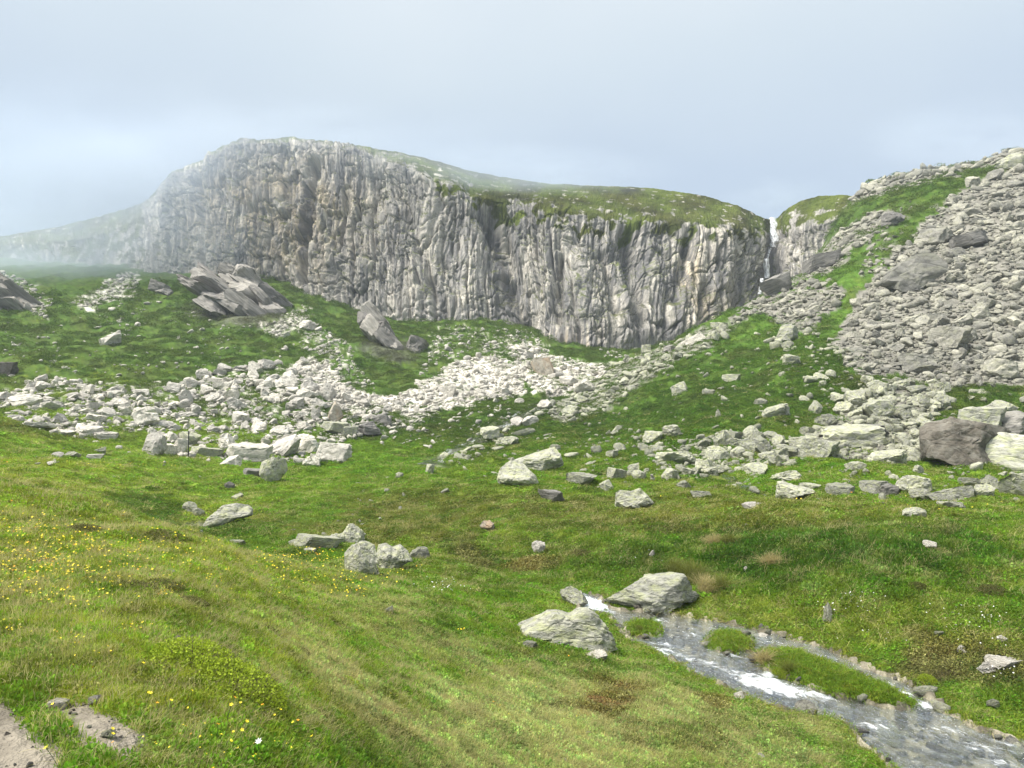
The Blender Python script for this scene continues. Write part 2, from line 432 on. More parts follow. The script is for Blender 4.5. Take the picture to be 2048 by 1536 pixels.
def ground_colour(x, y, z, r):
    u, v, d = project(x, y, z)
    n1 = fbm2(x / 1.3, y / 1.3, 4, 60); n2 = fbm2(x / 7.0, y / 7.0, 3, 70); n3 = fbm2(x / 0.35, y / 0.35, 2, 77)
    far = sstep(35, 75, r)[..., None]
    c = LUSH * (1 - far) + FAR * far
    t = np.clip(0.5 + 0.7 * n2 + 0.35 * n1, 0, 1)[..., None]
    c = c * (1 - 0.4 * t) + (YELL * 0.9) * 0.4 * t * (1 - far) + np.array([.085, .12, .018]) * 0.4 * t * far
    wob = 0.55 * n1 + 0.22 * n3
    for (pu, pv, a, b, rot, col, st) in PATCHES:
        cr, sr = math.cos(R(rot)), math.sin(R(rot))
        du, dv = u - pu, v - pv
        e2 = np.sqrt(((du * cr + dv * sr) / a) ** 2 + ((-du * sr + dv * cr) / b) ** 2)
        w = (st * (1 - sstep(0.62, 1.25, e2 + 0.75 * wob)) * (d > 0.3))[..., None]
        c = c * (1 - w) + col * w
    for (pu, pv, a, b, rot, col, st, ra, rb) in GATED:
        cr, sr = math.cos(R(rot)), math.sin(R(rot))
        e2 = np.sqrt((((u - pu) * cr + (v - pv) * sr) / a) ** 2 + ((-(u - pu) * sr + (v - pv) * cr) / b) ** 2)
        w = (st * (1 - sstep(0.62, 1.25, e2 + 0.6 * wob)) * sstep(ra - .8, ra + .8, r) * (1 - sstep(rb - 2, rb + 2, r)) * (d > .3))[..., None]
        c = c * (1 - w) + col * w
    # far slopes: heath mottling
    hm = (sstep(0.12, 0.55, fbm2(x / 4.2, y / 4.2, 4, 90)) * 0.6)[..., None] * far
    c = c * (1 - hm) + np.array([.060, .084, .018]) * hm
    fl = (sstep(0.15, 0.6, n1 + 0.5 * n3) * 0.26)[..., None]
    c = c * (1 - fl) + OLIVE * (1.05 - .5 * far) * fl
    n4 = fbm2(x / .16, y / .16, 2, 79); n5 = fbm2(x / .6 + 5, y / .6, 3, 83)
    st = (sstep(.25, .7, n5) * .35 * (1 - sstep(20, 50, r)))[..., None]; c = c * (1 - st) + STRAW * .8 * st
    dk = (sstep(.2, .7, -n5 + .4 * n3) * .45 * (1 - sstep(20, 60, r)))[..., None]; c = c * (1 - dk) + DARK * dk
    return c * (1 + 0.34 * np.clip(n3 + .6 * n1, -1, 1) + .2 * n4)[..., None]

# where loose rock lies: polygons in the photograph with coverage (0..1) and stone kind
SCREE = [
 ([(1690,650),(1745,560),(1800,500),(1880,420),(1960,360),(2060,322),(2400,300),(2400,772),(2048,768),(1960,772),(1880,778),(1790,742),(1720,755),(1690,720),(1672,690)], .97),
 ([(1560,905),(1640,855),(1700,810),(1730,775),(1800,770),(1880,775),(1890,805),(1860,850),(1870,925),(1760,928),(1640,915)], .92),
 ([(1450,640),(1560,575),(1620,560),(1680,575),(1690,600),(1640,640),(1590,665),(1530,625),(1480,640)], .8),
 ([(1575,560),(1640,505),(1690,455),(1750,420),(1790,430),(1740,480),(1690,520),(1650,555)], .75),
 ([(1590,408),(1690,385),(1830,335),(1960,305),(2060,288),(2400,225),(2400,250),(2050,318),(1960,335),(1850,365),(1720,402),(1600,418)], .85),
 ([(1700,470),(1780,430),(1830,400),(1800,470),(1760,540),(1720,560),(1730,500)], .25),
 ([(1100,830),(1150,780),(1240,725),(1350,680),(1440,650),(1480,640),(1440,680),(1330,745),(1250,790),(1190,830),(1130,850)], .55),
]
TALUS = [
 ([(590,735),(625,715),(660,735),(700,775),(760,790),(800,790),(850,760),(900,730),(950,712),(1000,715),(1060,745),(1040,790),(980,800),(900,820),(840,840),(760,815),(700,830),(640,790)], .95),
 ([(1010,690),(1060,690),(1130,720),(1200,730),(1225,725),(1200,755),(1130,790),(1090,800),(1050,760)], .85),
 ([(600,640),(640,650),(700,690),(720,740),(760,780),(700,770),(650,720),(600,690)], .35),
 ([(880,640),(960,660),(1060,660),(1100,700),(1000,715),(930,705),(870,730),(840,760),(860,700)], .3),
 ([(0,780),(110,760),(240,768),(360,760),(480,735),(600,720),(700,790),(840,840),(800,870),(700,880),(560,925),(440,900),(330,850),(230,880),(120,870),(0,830)], .38),
 ([(140,610),(240,550),(270,545),(275,590),(230,600),(170,620)], .6),
 ([(0,545),(50,560),(100,600),(90,640),(60,620)], .35),
 ([(520,655),(610,610),(620,640),(560,680)], .5),
 ([(1180,690),(1290,670),(1330,660),(1300,690),(1230,720)], .35),
]
def rock_cover(x, y, z):
    u, v, d = project(x, y, z)
    u = u + 22 * fbm2(x / 4, y / 4, 3, 101); v = v + 9 * fbm2(x / 4, y / 4, 3, 104)
    g = np.zeros(np.shape(u)); l = np.zeros(np.shape(u))
    far = np.hypot(x, y) > 30
    for poly, c in SCREE:
        g = np.maximum(g, np.where(in_poly(u, v, poly) & far, c, 0))
    for poly, c in TALUS:
        l = np.maximum(l, np.where(in_poly(u, v, poly) & far, c, 0))
    return g, l
PATHP = [(-200,1180),(-20,1270),(15,1390),(60,1430),(105,1475),(165,1560),(-300,1800)]
PATH2 = [(80,1392),(175,1402),(258,1442),(318,1488),(300,1548),(205,1525),(115,1468)]
PATH3 = [(0,1290),(40,1290),(60,1310),(20,1325),(0,1330)]
def path_mask(x, y, z):
    u, v, d = project(x, y, z)
    wob_u = 26 * fbm2(x / .5, y / .5, 3, 110)
    m = np.zeros(np.shape(u), bool)
    for p in (PATHP, PATH2, PATH3):
        m |= in_poly(u + wob_u, v + wob_u * .4, p)
    return m & (np.hypot(x, y) < 9) & (d > 0.2)

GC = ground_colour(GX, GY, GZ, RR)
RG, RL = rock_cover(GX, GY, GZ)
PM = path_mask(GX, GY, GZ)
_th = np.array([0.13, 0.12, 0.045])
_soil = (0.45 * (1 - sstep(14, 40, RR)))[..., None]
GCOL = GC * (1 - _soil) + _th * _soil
mixn = fbm2(GX / .8, GY / .8, 4, 120)
wg = (sstep(0.15, 0.75, RG + 0.35 * mixn) * (RG > 0))[..., None]; GCOL = GCOL * (1 - wg) + ROCKG * (0.8 + .3 * mixn[..., None]) * wg
wl = (sstep(0.35, 0.9, RL + 0.5 * mixn) * (RL > 0))[..., None]; GCOL = GCOL * (1 - wl) + LIME * (0.85 + .25 * mixn[..., None]) * wl
GCOL = np.where(PM[..., None], DIRT * (0.9 + 0.3 * mixn[..., None]), GCOL)
BED = np.array([0.17, 0.155, 0.115])
bedn = worley2(GX / .26, GY / .20, 3)[2]
GCOL = np.where((WS < 0.04)[..., None], BED * (0.5 + 1.6 * bedn[..., None] ** 2), GCOL)
wet = np.exp(-(np.clip(WS, 0, 9) / 0.12) ** 2)[..., None] * (WS > 0.04)[..., None]
GCOL = GCOL * (1 - .7 * wet) + PEAT * .7 * wet
wu = np.exp(-(UPD / 0.8) ** 2)[..., None]; GCOL = GCOL * (1 - .8 * wu) + np.array([.16, .15, .13]) * .8 * wu
GCOL = np.clip(GCOL, 0.004, 0.9)

# ------------------------------------------------------------------ materials
def new_mat(name):
    m = bpy.data.materials.new(name); m.use_nodes = True
    t = m.node_tree; t.nodes.clear()
    return m, t
class NB:
    def __init__(s, t): s.t = t
    def n(s, typ, ins=None, **k):
        nd = s.t.nodes.new(typ)
        for a, b in k.items(): setattr(nd, a, b)
        for a, b in (ins or {}).items():
            if hasattr(b, 'node'): s.t.links.new(b, nd.inputs[a])
            else: nd.inputs[a].default_value = b
        return nd
    def ramp(s, fac, stops, interp='LINEAR'):
        r = s.n("ShaderNodeValToRGB", {0: fac}); cr = r.color_ramp; cr.interpolation = interp
        while len(cr.elements) < len(stops): cr.elements.new(0.5)
        for el, (p, c) in zip(cr.elements, stops):
            el.position = p; el.color = (*c, 1) if len(c) == 3 else c
        return r.outputs[0]
    def mix(s, fac, a, b, mode='MIX'):
        m = s.n("ShaderNodeMix", data_type='RGBA', blend_type=mode)
        for i, val in ((0, fac), (6, a), (7, b)):
            if hasattr(val, 'node'): s.t.links.new(val, m.inputs[i])
            else: m.inputs[i].default_value = val if i == 0 else ((*val, 1) if len(val) == 3 else val)
        return m.outputs[2]
    def math(s, op, a, b=None, c=None):
        m = s.n("ShaderNodeMath", operation=op)
        for i, val in enumerate((a, b, c)):
            if val is None: continue
            if hasattr(val, 'node'): s.t.links.new(val, m.inputs[i])
            else: m.inputs[i].default_value = val
        return m.outputs[0]
    def noise(s, vec, scale, detail=4, rough=.55, dist=0.0):
        return s.n("ShaderNodeTexNoise", {"Vector": vec, "Scale": scale, "Detail": detail, "Roughness": rough, "Distortion": dist}).outputs[0]
    def mapping(s, vec, scale=(1,1,1), rot=(0,0,0), loc=(0,0,0)):
        return s.n("ShaderNodeMapping", {0: vec, "Scale": scale, "Rotation": rot, "Location": loc}).outputs[0]
    def out(s, sh, vol=False):
        o = s.n("ShaderNodeOutputMaterial"); s.t.links.new(sh, o.inputs[1 if vol else 0])
G3 = lambda g: (g, g, g)

def mat_ground():
    m, t = new_mat("alpine_ground"); b = NB(t)
    col = b.n("ShaderNodeAttribute", attribute_name="col").outputs[0]
    pos = b.n("ShaderNodeNewGeometry").outputs["Position"]
    n1 = b.noise(pos, 1.1, 6, .65); n2 = b.noise(pos, 9.0, 4, .7); n3 = b.noise(pos, .35, 5, .6)
    c = b.mix(1.0, col, b.ramp(n1, [(.25, G3(.62)), (.5, G3(1.)), (.75, G3(1.38))]), 'MULTIPLY')
    c = b.mix(1.0, c, b.ramp(n2, [(.3, G3(.7)), (.7, G3(1.3))]), 'MULTIPLY')
    h = b.math('ADD', b.math('MULTIPLY', n1, 1.0), b.math('MULTIPLY', n2, .22))
    bump = b.n("ShaderNodeBump", {"Strength": .8, "Distance": .35, "Height": h})
    p = b.n("ShaderNodeBsdfPrincipled", {"Base Color": c, "Roughness": .95, "Specular IOR Level": .15, "Normal": bump.outputs[0]})
    b.out(p.outputs[0]); return m

def mat_cliff():
    m, t = new_mat("cliff_rock"); b = NB(t)
    pos = b.n("ShaderNodeNewGeometry").outputs["Position"]
    suv = b.n("ShaderNodeAttribute", attribute_name="suv").outputs["Vector"]
    tan = b.n("ShaderNodeAttribute", attribute_name="tan").outputs["Fac"]
    grass = b.n("ShaderNodeAttribute", attribute_name="grass").outputs["Fac"]
    st = b.n("ShaderNodeAttribute", attribute_name="stain").outputs["Fac"]
    gcol = b.n("ShaderNodeAttribute", attribute_name="gcol").outputs[0]
    nb = b.noise(b.mapping(suv, (.12, .06, 1)), 1.0, 6, .6)
    base = b.ramp(nb, [(.3, (.345, .33, .30)), (.5, (.465, .44, .39)), (.68, (.58, .55, .49))])
    base = b.mix(b.math('MULTIPLY', tan, .75), base, (.47, .385, .265))
    fine = b.noise(b.mapping(suv, (1.2, .5, 1)), 1.0, 8, .72)
    base = b.mix(1.0, base, b.ramp(fine, [(.3, G3(.42)), (.5, G3(.95)), (.68, G3(1.38))]), 'MULTIPLY')
    tone = b.n("ShaderNodeAttribute", attribute_name="tone").outputs["Fac"]
    base = b.mix(1.0, base, b.ramp(tone, [(0, (.68, .68, .70)), (.5, (1, 1, 1)), (1, (1.3, 1.28, 1.24))]), 'MULTIPLY')
    # black and grey water stains running down the face
    s1 = b.noise(b.mapping(suv, (1.25, .07, 1)), 1.0, 7, .66, .25)
    s2 = b.noise(b.mapping(suv, (.16, .045, 1)), 1.0, 3, .5)
    stm = b.math('MULTIPLY', b.ramp(s1, [(.44, G3(0)), (.54, G3(1))]), b.ramp(s2, [(.34, G3(.25)), (.56, G3(1))]))
    stm = b.math('MINIMUM', b.math('ADD', b.math('MULTIPLY', stm, .8), st), .92)
    base = b.mix(stm, base, (.14, .14, .145))
    sp = b.noise(pos, 2.2, 6, .75)
    base = b.mix(b.ramp(sp, [(.60, G3(0)), (.72, G3(.65))]), base, (.62, .60, .56))
    g2 = b.noise(pos, 1.2, 6, .7)
    gm = b.mix(1.0, gcol, b.ramp(g2, [(.25, G3(.55)), (.5, G3(1)), (.75, G3(1.45))]), 'MULTIPLY')
    c = b.mix(grass, base, gm)
    cr = b.n("ShaderNodeTexVoronoi", {"Vector": b.mapping(suv, (.9, .42, 1)), "Scale": 1.0}, feature='DISTANCE_TO_EDGE').outputs[0]
    h = b.math('ADD', b.math('MULTIPLY', fine, 1.1), b.math('ADD', b.math('MULTIPLY', sp, .5), b.math('MULTIPLY', b.ramp(cr, [(0, G3(0)), (.09, G3(1))]), .25)))
    bump = b.n("ShaderNodeBump", {"Strength": .9, "Distance": .55, "Height": h})
    p = b.n("ShaderNodeBsdfPrincipled", {"Base Color": c, "Roughness": .92, "Specular IOR Level": .2, "Normal": bump.outputs[0]})
    b.out(p.outputs[0]); return m

def mat_rock(name, dark, mid, light, lichen, lich_amt, spots, scale=3.0, rust=None, strata=False, var=.35):
    m, t = new_mat(name); b = NB(t)
    oc = b.n("ShaderNodeTexCoord").outputs["Object"]
    oi = b.n("ShaderNodeObjectInfo")
    rnd = oi.outputs["Random"]
    off = b.n("ShaderNodeVectorMath", {0: oc}, operation='ADD')
    cmb = b.n("ShaderNodeCombineXYZ", {0: b.math('MULTIPLY', rnd, 37.), 1: b.math('MULTIPLY', rnd, 91.), 2: b.math('MULTIPLY', rnd, 53.)})
    t.links.new(cmb.outputs[0], off.inputs[1]); v = off.outputs[0]
    if strata:
        v = b.mapping(v, (1, 1, 4.5), (0, R(35), 0))
    n1 = b.noise(v, scale, 8, .65, .2); n2 = b.noise(v, scale * 4.5, 6, .7); n3 = b.noise(v, scale * .8, 5, .6)
    c = b.ramp(n1, [(.3, dark), (.5, mid), (.7, light)])
    c = b.mix(1.0, c, b.ramp(n2, [(.32, G3(.5)), (.5, G3(1)), (.68, G3(1.3))]), 'MULTIPLY')
    if lich_amt > 0:
        l1 = b.noise(v, scale * 2.1, 7, .7)
        c = b.mix(b.math('MULTIPLY', b.ramp(l1, [(.46, G3(0)), (.6, G3(1))]), lich_amt), c, lichen)
    if spots > 0:
        s = b.noise(v, scale * 6.5, 4, .6)
        c = b.mix(b.math('MULTIPLY', b.ramp(s, [(.60, G3(0)), (.66, G3(1))]), spots), c, (.07, .07, .065))
    if rust is not None:
        c = b.mix(b.ramp(n3, [(.46, G3(0)), (.62, G3(.8))]), c, rust)
    c = b.mix(1.0, c, b.ramp(rnd, [(0, (1 - var, 1 - var, 1 - var * .95)), (1, (1 + var * .35, 1 + var * .33, 1 + var * .25))]), 'MULTIPLY')
    crk = b.n("ShaderNodeTexVoronoi", {"Vector": b.mix(.12, v, b.n("ShaderNodeTexNoise", {"Vector": v, "Scale": scale * 1.4}).outputs[1]), "Scale": scale * .75}, feature='DISTANCE_TO_EDGE').outputs[0]
    h = b.math('ADD', b.math('ADD', b.math('MULTIPLY', n1, .6), b.math('MULTIPLY', n2, .32)), b.math('MULTIPLY', b.ramp(crk, [(0, G3(0)), (.035, G3(1))]), .12))
    bump = b.n("ShaderNodeBump", {"Strength": .95, "Distance": .22, "Height": h})
    p = b.n("ShaderNodeBsdfPrincipled", {"Base Color": c, "Roughness": .9, "Specular IOR Level": .25, "Normal": bump.outputs[0]})
    b.out(p.outputs[0]); return m

def mat_plant(name, tint_lo=.72, tint_hi=1.35, fixed=None, transl=.45):
    m, t = new_mat(name); b = NB(t)
    tint = b.n("ShaderNodeAttribute", attribute_name="tint").outputs["Fac"]
    if fixed is None:
        col = b.n("ShaderNodeAttribute", attribute_name="col", attribute_type='INSTANCER').outputs[0]
    else:
        col = b.n("ShaderNodeRGB").outputs[0]; col.default_value = (*fixed, 1)
    c = b.mix(1.0, col, b.ramp(tint, [(0, G3(tint_lo)), (1, (tint_hi * 1.08, tint_hi, tint_hi * .9))]), 'MULTIPLY')
    d = b.n("ShaderNodeBsdfPrincipled", {"Base Color": c, "Roughness": .7, "Specular IOR Level": .22})
    tr = b.n("ShaderNodeBsdfTranslucent", {"Color": c})
    mx = b.n("ShaderNodeMixShader", {0: transl, 1: d.outputs[0], 2: tr.outputs[0]})
    b.out(mx.outputs[0]); return m

def mat_water():
    m, t = new_mat("stream_water"); b = NB(t)
    pos = b.n("ShaderNodeNewGeometry").outputs["Position"]
    foam = b.n("ShaderNodeAttribute", attribute_name="foam").outputs["Fac"]
    flow = b.n("ShaderNodeAttribute", attribute_name="flow").outputs["Vector"]
    n = b.noise(b.mapping(flow, (1.5, 4.6, 1)), 1.0, 6, .66, 1.2); n2 = b.noise(b.mapping(flow, (7, 26, 1)), 1.0, 3, .6)
    bump = b.n("ShaderNodeBump", {"Strength": .9, "Distance": .10, "Height": b.math('ADD', n, b.math('MULTIPLY', n2, .3))})
    tr = b.n("ShaderNodeBsdfTransparent", {"Color": (.80, .82, .78, 1)})
    gl = b.n("ShaderNodeBsdfGlossy", {"Color": (.9, .93, .96, 1), "Roughness": .08, "Normal": bump.outputs[0]})
    fr = b.n("ShaderNodeFresnel", {"IOR": 1.33, "Normal": bump.outputs[0]}).outputs[0]
    w = b.n("ShaderNodeMixShader", {0: b.math('MINIMUM', b.math('MULTIPLY_ADD', fr, .52, .0), .9), 1: tr.outputs[0], 2: gl.outputs[0]})
    fo = b.n("ShaderNodeBsdfPrincipled", {"Base Color": (.82, .86, .89, 1), "Roughness": .6, "Normal": bump.outputs[0]})
    fn = b.noise(b.mapping(flow, (2.2, 6.5, 1)), 1.0, 7, .75, 1.4)
    fm = b.ramp(b.math('ADD', foam, b.math('MULTIPLY_ADD', fn, 2.2, -1.1)), [(.40, G3(0)), (.80, G3(.95))])
    mx = b.n("ShaderNodeMixShader", {0: fm, 1: w.outputs[0], 2: fo.outputs[0]})
    b.out(mx.outputs[0]); return m

def mat_plain(name, col, rough=.8):
    m, t = new_mat(name); b = NB(t)
    tc = b.n("ShaderNodeTexCoord").outputs["Object"]
    n = b.noise(tc, 14, 5, .6)
    c = b.mix(1.0, b.mix(0., col, col), b.ramp(n, [(.3, G3(.75)), (.7, G3(1.2))]), 'MULTIPLY')
    p = b.n("ShaderNodeBsdfPrincipled", {"Base Color": c, "Roughness": rough}); b.out(p.outputs[0]); return m

M_GROUND = mat_ground(); M_CLIFF = mat_cliff(); M_WATER = mat_water()
M_GNEISS = mat_rock("lichen_gneiss", (.22, .225, .195), (.37, .37, .315), (.49, .485, .42), (.47, .50, .25), .6, .5)
M_SCREE = mat_rock("scree_gneiss", (.19, .187, .167), (.32, .312, .27), (.44, .425, .365), (.41, .415, .27), .35, .3, 2.2, var=.42)
M_LIME = mat_rock("limestone", (.35, .335, .30), (.55, .525, .465), (.68, .655, .59), (.5, .46, .38), .35, .22, 2.2, var=.3)
M_DARKROCK = mat_rock("dark_schist", (.12, .117, .112), (.22, .212, .20), (.33, .315, .29), (.36, .35, .29), .3, .3, 1.6, strata=True)
M_BROWN = mat_rock("brown_rock", (.062, .056, .047), (.115, .103, .085), (.20, .185, .155), (.30, .295, .26), .35, .45, 2.6)
M_SCHIST = mat_rock("brown_schist", (.16, .15, .138), (.27, .255, .235), (.38, .36, .33), (.36, .35, .29), .3, .25, 1.6, strata=True)
M_RUST = mat_rock("rust_slab_rock", (.22, .20, .175), (.34, .31, .26), (.43, .39, .33), (.4, .38, .3), .2, .2, 1.6, rust=(.36, .25, .16))
M_GRASS = mat_plant("grass_blades")
M_HEATH = mat_plant("heath_leaves", .6, 1.4, transl=.2)

# ------------------------------------------------------------------ ground
me = make_mesh("ground", np.stack([GX, GY, GZ], -1).reshape(-1, 3), grid_faces(NT, NR)[:, ::-1])
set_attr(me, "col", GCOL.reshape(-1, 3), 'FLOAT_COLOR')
add_obj("ground", me, M_GROUND, kind="structure")

# ------------------------------------------------------------------ the cliff
CLIFF = [  # photo column, foot row, foot distance, brow row, brow distance, skyline row, skyline distance
 (-300,525,228,512,232,498,255),(-150,528,225,503,228,486,250),(0,528,218,492,224,472,250),(100,534,212,486,220,455,250),(200,540,205,468,214,432,245),(260,542,198,445,210,414,240),
 (292,546,191,424,205,400,225),(318,550,187,384,199,372,212),(338,552,184,350,194,344,203),(400,556,180,326,188,319,196),(470,562,176,287,186,279,193),(490,563,176,283,186,274,191),
 (530,568,174,283,185,277,190),(570,576,172,278,184,271,190),(640,614,166,290,180,282,186),(720,632,162,302,178,291,186),(800,636,160,326,174,303,189),(860,654,157,352,172,318,192),(900,658,156,368,172,328,193),
 (930,652,157,380,172,338,194),(1000,646,158,398,172,352,194),(1060,658,155,408,170,361,192),(1100,688,150,414,168,366,190),(1165,716,146,426,166,369,190),(1220,696,149,432,166,371,190),
 (1300,672,154,442,168,374,192),(1400,668,158,447,170,388,190),(1480,650,162,455,172,411,187),(1515,632,166,466,176,430,186),(1532,620,170,470,180,437,188),(1541,616,176,468,187,438,193),(1552,612,177,466,188,437,194),(1560,606,174,468,185,432,191),
 (1574,600,169,462,178,416,186),(1600,585,166,456,175,401,184),(1640,560,164,446,173,390,182),(1680,520,163,432,172,388,180),(1730,480,163,420,172,392,180),(1800,470,165,420,172,400,180)]
C = np.array(CLIFF, float)
NS, NV = 1400, 440
us = np.interp(np.linspace(0, 1, NS), [0, .07, .16, .92, 1], [-300, 0, 285, 1690, 1800])
def cl(col):
    y = np.interp(us, C[:, 0], C[:, col]); k = np.ones(9) / 9
    yp = np.pad(y, 4, mode='edge'); return np.convolve(yp, k, 'valid')
vb, db, ve, de, vs, ds = [cl(i) for i in range(1, 7)]
foot = pt(us, vb, db); brow = pt(us, ve, de); sky = pt(us, vs, ds)
prof = [(0.0, foot + np.array([0, -1.0, -5.0])), (0.07, foot), (0.68, brow), (0.86, sky)]
back = sky * np.array([1.0, 1.0, 1.0]) + np.array([0, 14.0, -2.0]); prof.append((0.94, back))
prof.append((1.0, sky + np.array([0, 60.0, -14.0])))
tv = np.linspace(0, 1, NV)
kt = np.array([p[0] for p in prof]); kp = np.stack([p[1] for p in prof], 0)   # (6,NS,3)
seg = np.clip(np.searchsorted(kt, tv, 'right') - 1, 0, len(kt) - 2)
ft = (tv - kt[seg]) / (kt[seg + 1] - kt[seg])
Pc = kp[seg] * (1 - ft)[:, None, None] + kp[seg + 1] * ft[:, None, None]       # (NV,NS,3)
for _ in range(10):                                                            # round the brow
    Pc[1:-1] = (Pc[:-2] + 2 * Pc[1:-1] + Pc[2:]) / 4
Pc = Pc.transpose(1, 0, 2).copy()                                              # (NS,NV,3)
arc = np.concatenate([[0], np.cumsum(np.hypot(np.diff(foot[:, 0]), np.diff(foot[:, 1])))])
SSc = np.repeat(arc[:, None], NV, 1); ZZc = Pc[..., 2].copy(); UUc = np.repeat(us[:, None], NV, 1)
TVc = np.repeat(tv[None, :], NS, 0)
du = np.gradient(Pc, axis=0); dv = np.gradient(Pc, axis=1)
Nn = np.cross(du, dv); Nn /= np.linalg.norm(Nn, axis=-1, keepdims=True) + 1e-9
if Nn[NS // 2, NV // 3, 1] > 0: Nn = -Nn
sx = SSc + 1.3 * fbm2(SSc / 12, ZZc / 24, 3, 200); sz = ZZc + 2.2 * fbm2(SSc / 7, ZZc / 13, 3, 205)
sx = sx + 0.08 * sz * perlin2(SSc / 26, ZZc / 40, 211)
def cracks(x, y, seed, wd): return np.exp(-(perlin2(x, y, seed) / wd) ** 2)
w1, w2, wid = worley2(sx / 2.6, sz / 11, 4)
c1, c2, cid2 = worley2(sx / 1.25, sz / 3.2, 6)
p1, p2, pid = worley2(sx / 7.5 + .3 * fbm2(SSc / 5, ZZc / 5, 2, 241), sz / 17 + .3 * fbm2(SSc / 6, ZZc / 6, 2, 243), 9)
flt = np.clip(.55 + 1.1 * perlin2(SSc / 19, ZZc / 24, 246), .2, 1.2)
disp = 2.3 * fbm2(sx / 14, sz / 36, 3, 220) + .9 * ridged2(sx / 6.5, sz / 40, 223) * flt
disp -= 1.15 * cracks(sx / 3.4, sz / 26, 224, .13) * flt + .5 * cracks(sx / 1.5, sz / 12, 226, .15)
disp -= .45 * cracks((sx + .7 * sz) / 9, (sz - .6 * sx) / 7, 228, .05) + .35 * cracks((sx - .9 * sz) / 11, (sz + .5 * sx) / 8, 229, .05)
disp += 1.0 * (pid - .5) - .7 * np.exp(-((p2 - p1) / .06) ** 2) + .75 * (wid - .5) + .34 * (cid2 - .5)
disp += .20 * fbm2(sx / .75, sz / 1.0, 3, 230) + .35 * fbm2(sx / 2.6, sz / 6.0, 3, 236)
disp *= 1 - .5 * sstep(.60, .72, TVc)
tone = .5 + .5 * (pid - .5) + .6 * (wid - .5) + .3 * (cid2 - .5)
# the deep clefts seen in the face
for (uc0, vc0, uc1, vc1, wd, dp) in ((628,330,612,480,9,4.5),(612,470,606,560,6,3.5),(985,430,1030,560,16,3.5),(1010,560,1045,640,12,3.0),(940,380,1000,470,12,1.6),(1262,470,1280,640,10,2.0),(1120,520,1118,640,7,2.0),
                                     (505,420,560,430,8,1.2),(1380,480,1350,600,8,1.8),(1210,500,1235,620,8,1.6),(800,380,860,560,9,1.3),(860,560,900,640,9,1.4),(560,300,575,400,7,1.4),(390,360,400,520,8,1.2)):
    pu, pv, _ = project(Pc[..., 0], Pc[..., 1], Pc[..., 2])
    ex, ey = uc1 - uc0, vc1 - vc0
    tt = np.clip(((pu - uc0) * ex + (pv - vc0) * ey) / (ex * ex + ey * ey), 0, 1)
    dd = np.hypot(pu - uc0 - tt * ex, (pv - vc0 - tt * ey)) + 4 * perlin2(SSc / 1.5, ZZc / 3, 250)
    disp -= 1.25 * dp * np.exp(-(dd / (1.35 * wd)) ** 2)
facew = sstep(0.03, .10, TVc) * (1 - sstep(.60, .80, TVc + .05 * fbm2(SSc / 5, ZZc / 5, 3, 260)))
top_left = 1 - sstep(700, 900, UUc)                      # left of the grassy shoulder the rock runs right up to the skyline
facew = np.maximum(facew, top_left * sstep(0.03, .10, TVc) * (1 - sstep(.80, .90, TVc)))
low = sstep(285, 330, UUc)
facew = facew * (0.55 + 0.45 * low)
gul = 1 - 0.75 * np.exp(-((UUc - 1549) / 14) ** 2)
rough = 0.16 * fbm2(SSc / 2, (ZZc + Pc[..., 1]) / 2, 4, 270)
Pd = Pc + Nn * (disp * facew * gul + rough * (1 - facew))[..., None]
# what is grass on it: the shoulder above the brow and ledges
d2u = np.gradient(Pd, axis=0); d2v = np.gradient(Pd, axis=1)
N2 = np.cross(d2u, d2v); N2 /= np.linalg.norm(N2, axis=-1, keepdims=True) + 1e-9
N2[N2[..., 1] > 0] *= 1
if N2[NS // 2, NV // 3, 1] > 0: N2 = -N2
gn = fbm2(SSc / 3.2, (ZZc + Pc[..., 1] * .4) / 3.2, 4, 280)
lo = .715 + .10 * top_left - .075 * sstep(850, 960, UUc) * (1 - sstep(1490, 1530, UUc))
gr = sstep(lo - .02, lo + .02, TVc + .11 * gn + .05 * fbm2(SSc / 2.2, ZZc / 3.0, 4, 284) + .05 * perlin2(SSc / 9, ZZc * 0 + .3, 287))
ledge = sstep(.55, .8, N2[..., 2] + .25 * gn) * sstep(.12, .2, TVc) * .8
gr = np.clip(np.maximum(gr, ledge), 0, 1)
rockspot = sstep(.52, .7, fbm2(SSc / 2.1, Pc[..., 1] / 2.1, 4, 290)) * .8
gr = gr * (1 - rockspot * (TVc > .7))
gr = np.where(UUc < 285, np.maximum(gr, sstep(.05, .4, .15 + gn * 1.2 + (TVc - .3) * 1.1) * .85), gr)
pu, pv, _ = project(Pd[..., 0], Pd[..., 1], Pd[..., 2])
tanm = np.exp(-(((pu - 540) / 170) ** 2 + ((pv - 430) / 110) ** 2)) + .8 * np.exp(-(((pu - 1390) / 35) ** 2 + ((pv - 560) / 60) ** 2)) + .9 * np.exp(-(((pu - 1150) / 60) ** 2 + ((pv - 690) / 40) ** 2)) + .7 * np.exp(-(((pu - 1440) / 60) ** 2 + ((pv - 630) / 40) ** 2))
tanm = np.clip(1.25 * tanm * (.75 + .9 * fbm2(SSc / 4, ZZc / 6, 4, 300)), 0, 1)
stain = np.zeros_like(pu)
for (a, bq, ra, rb, stg) in ((1000,500,60,120,.5),(1030,590,45,80,.55),(940,470,60,90,.3),(618,430,22,120,.6),(1290,560,60,110,.45),(1120,560,50,110,.35),(1490,560,40,70,.3),(660,330,40,50,.4),(700,560,60,80,.3),(1180,500,60,70,.35),(1545,540,26,90,.7)):
    stain = np.maximum(stain, stg * np.exp(-(((pu - a) / ra) ** 2 + ((pv - bq) / rb) ** 2)))
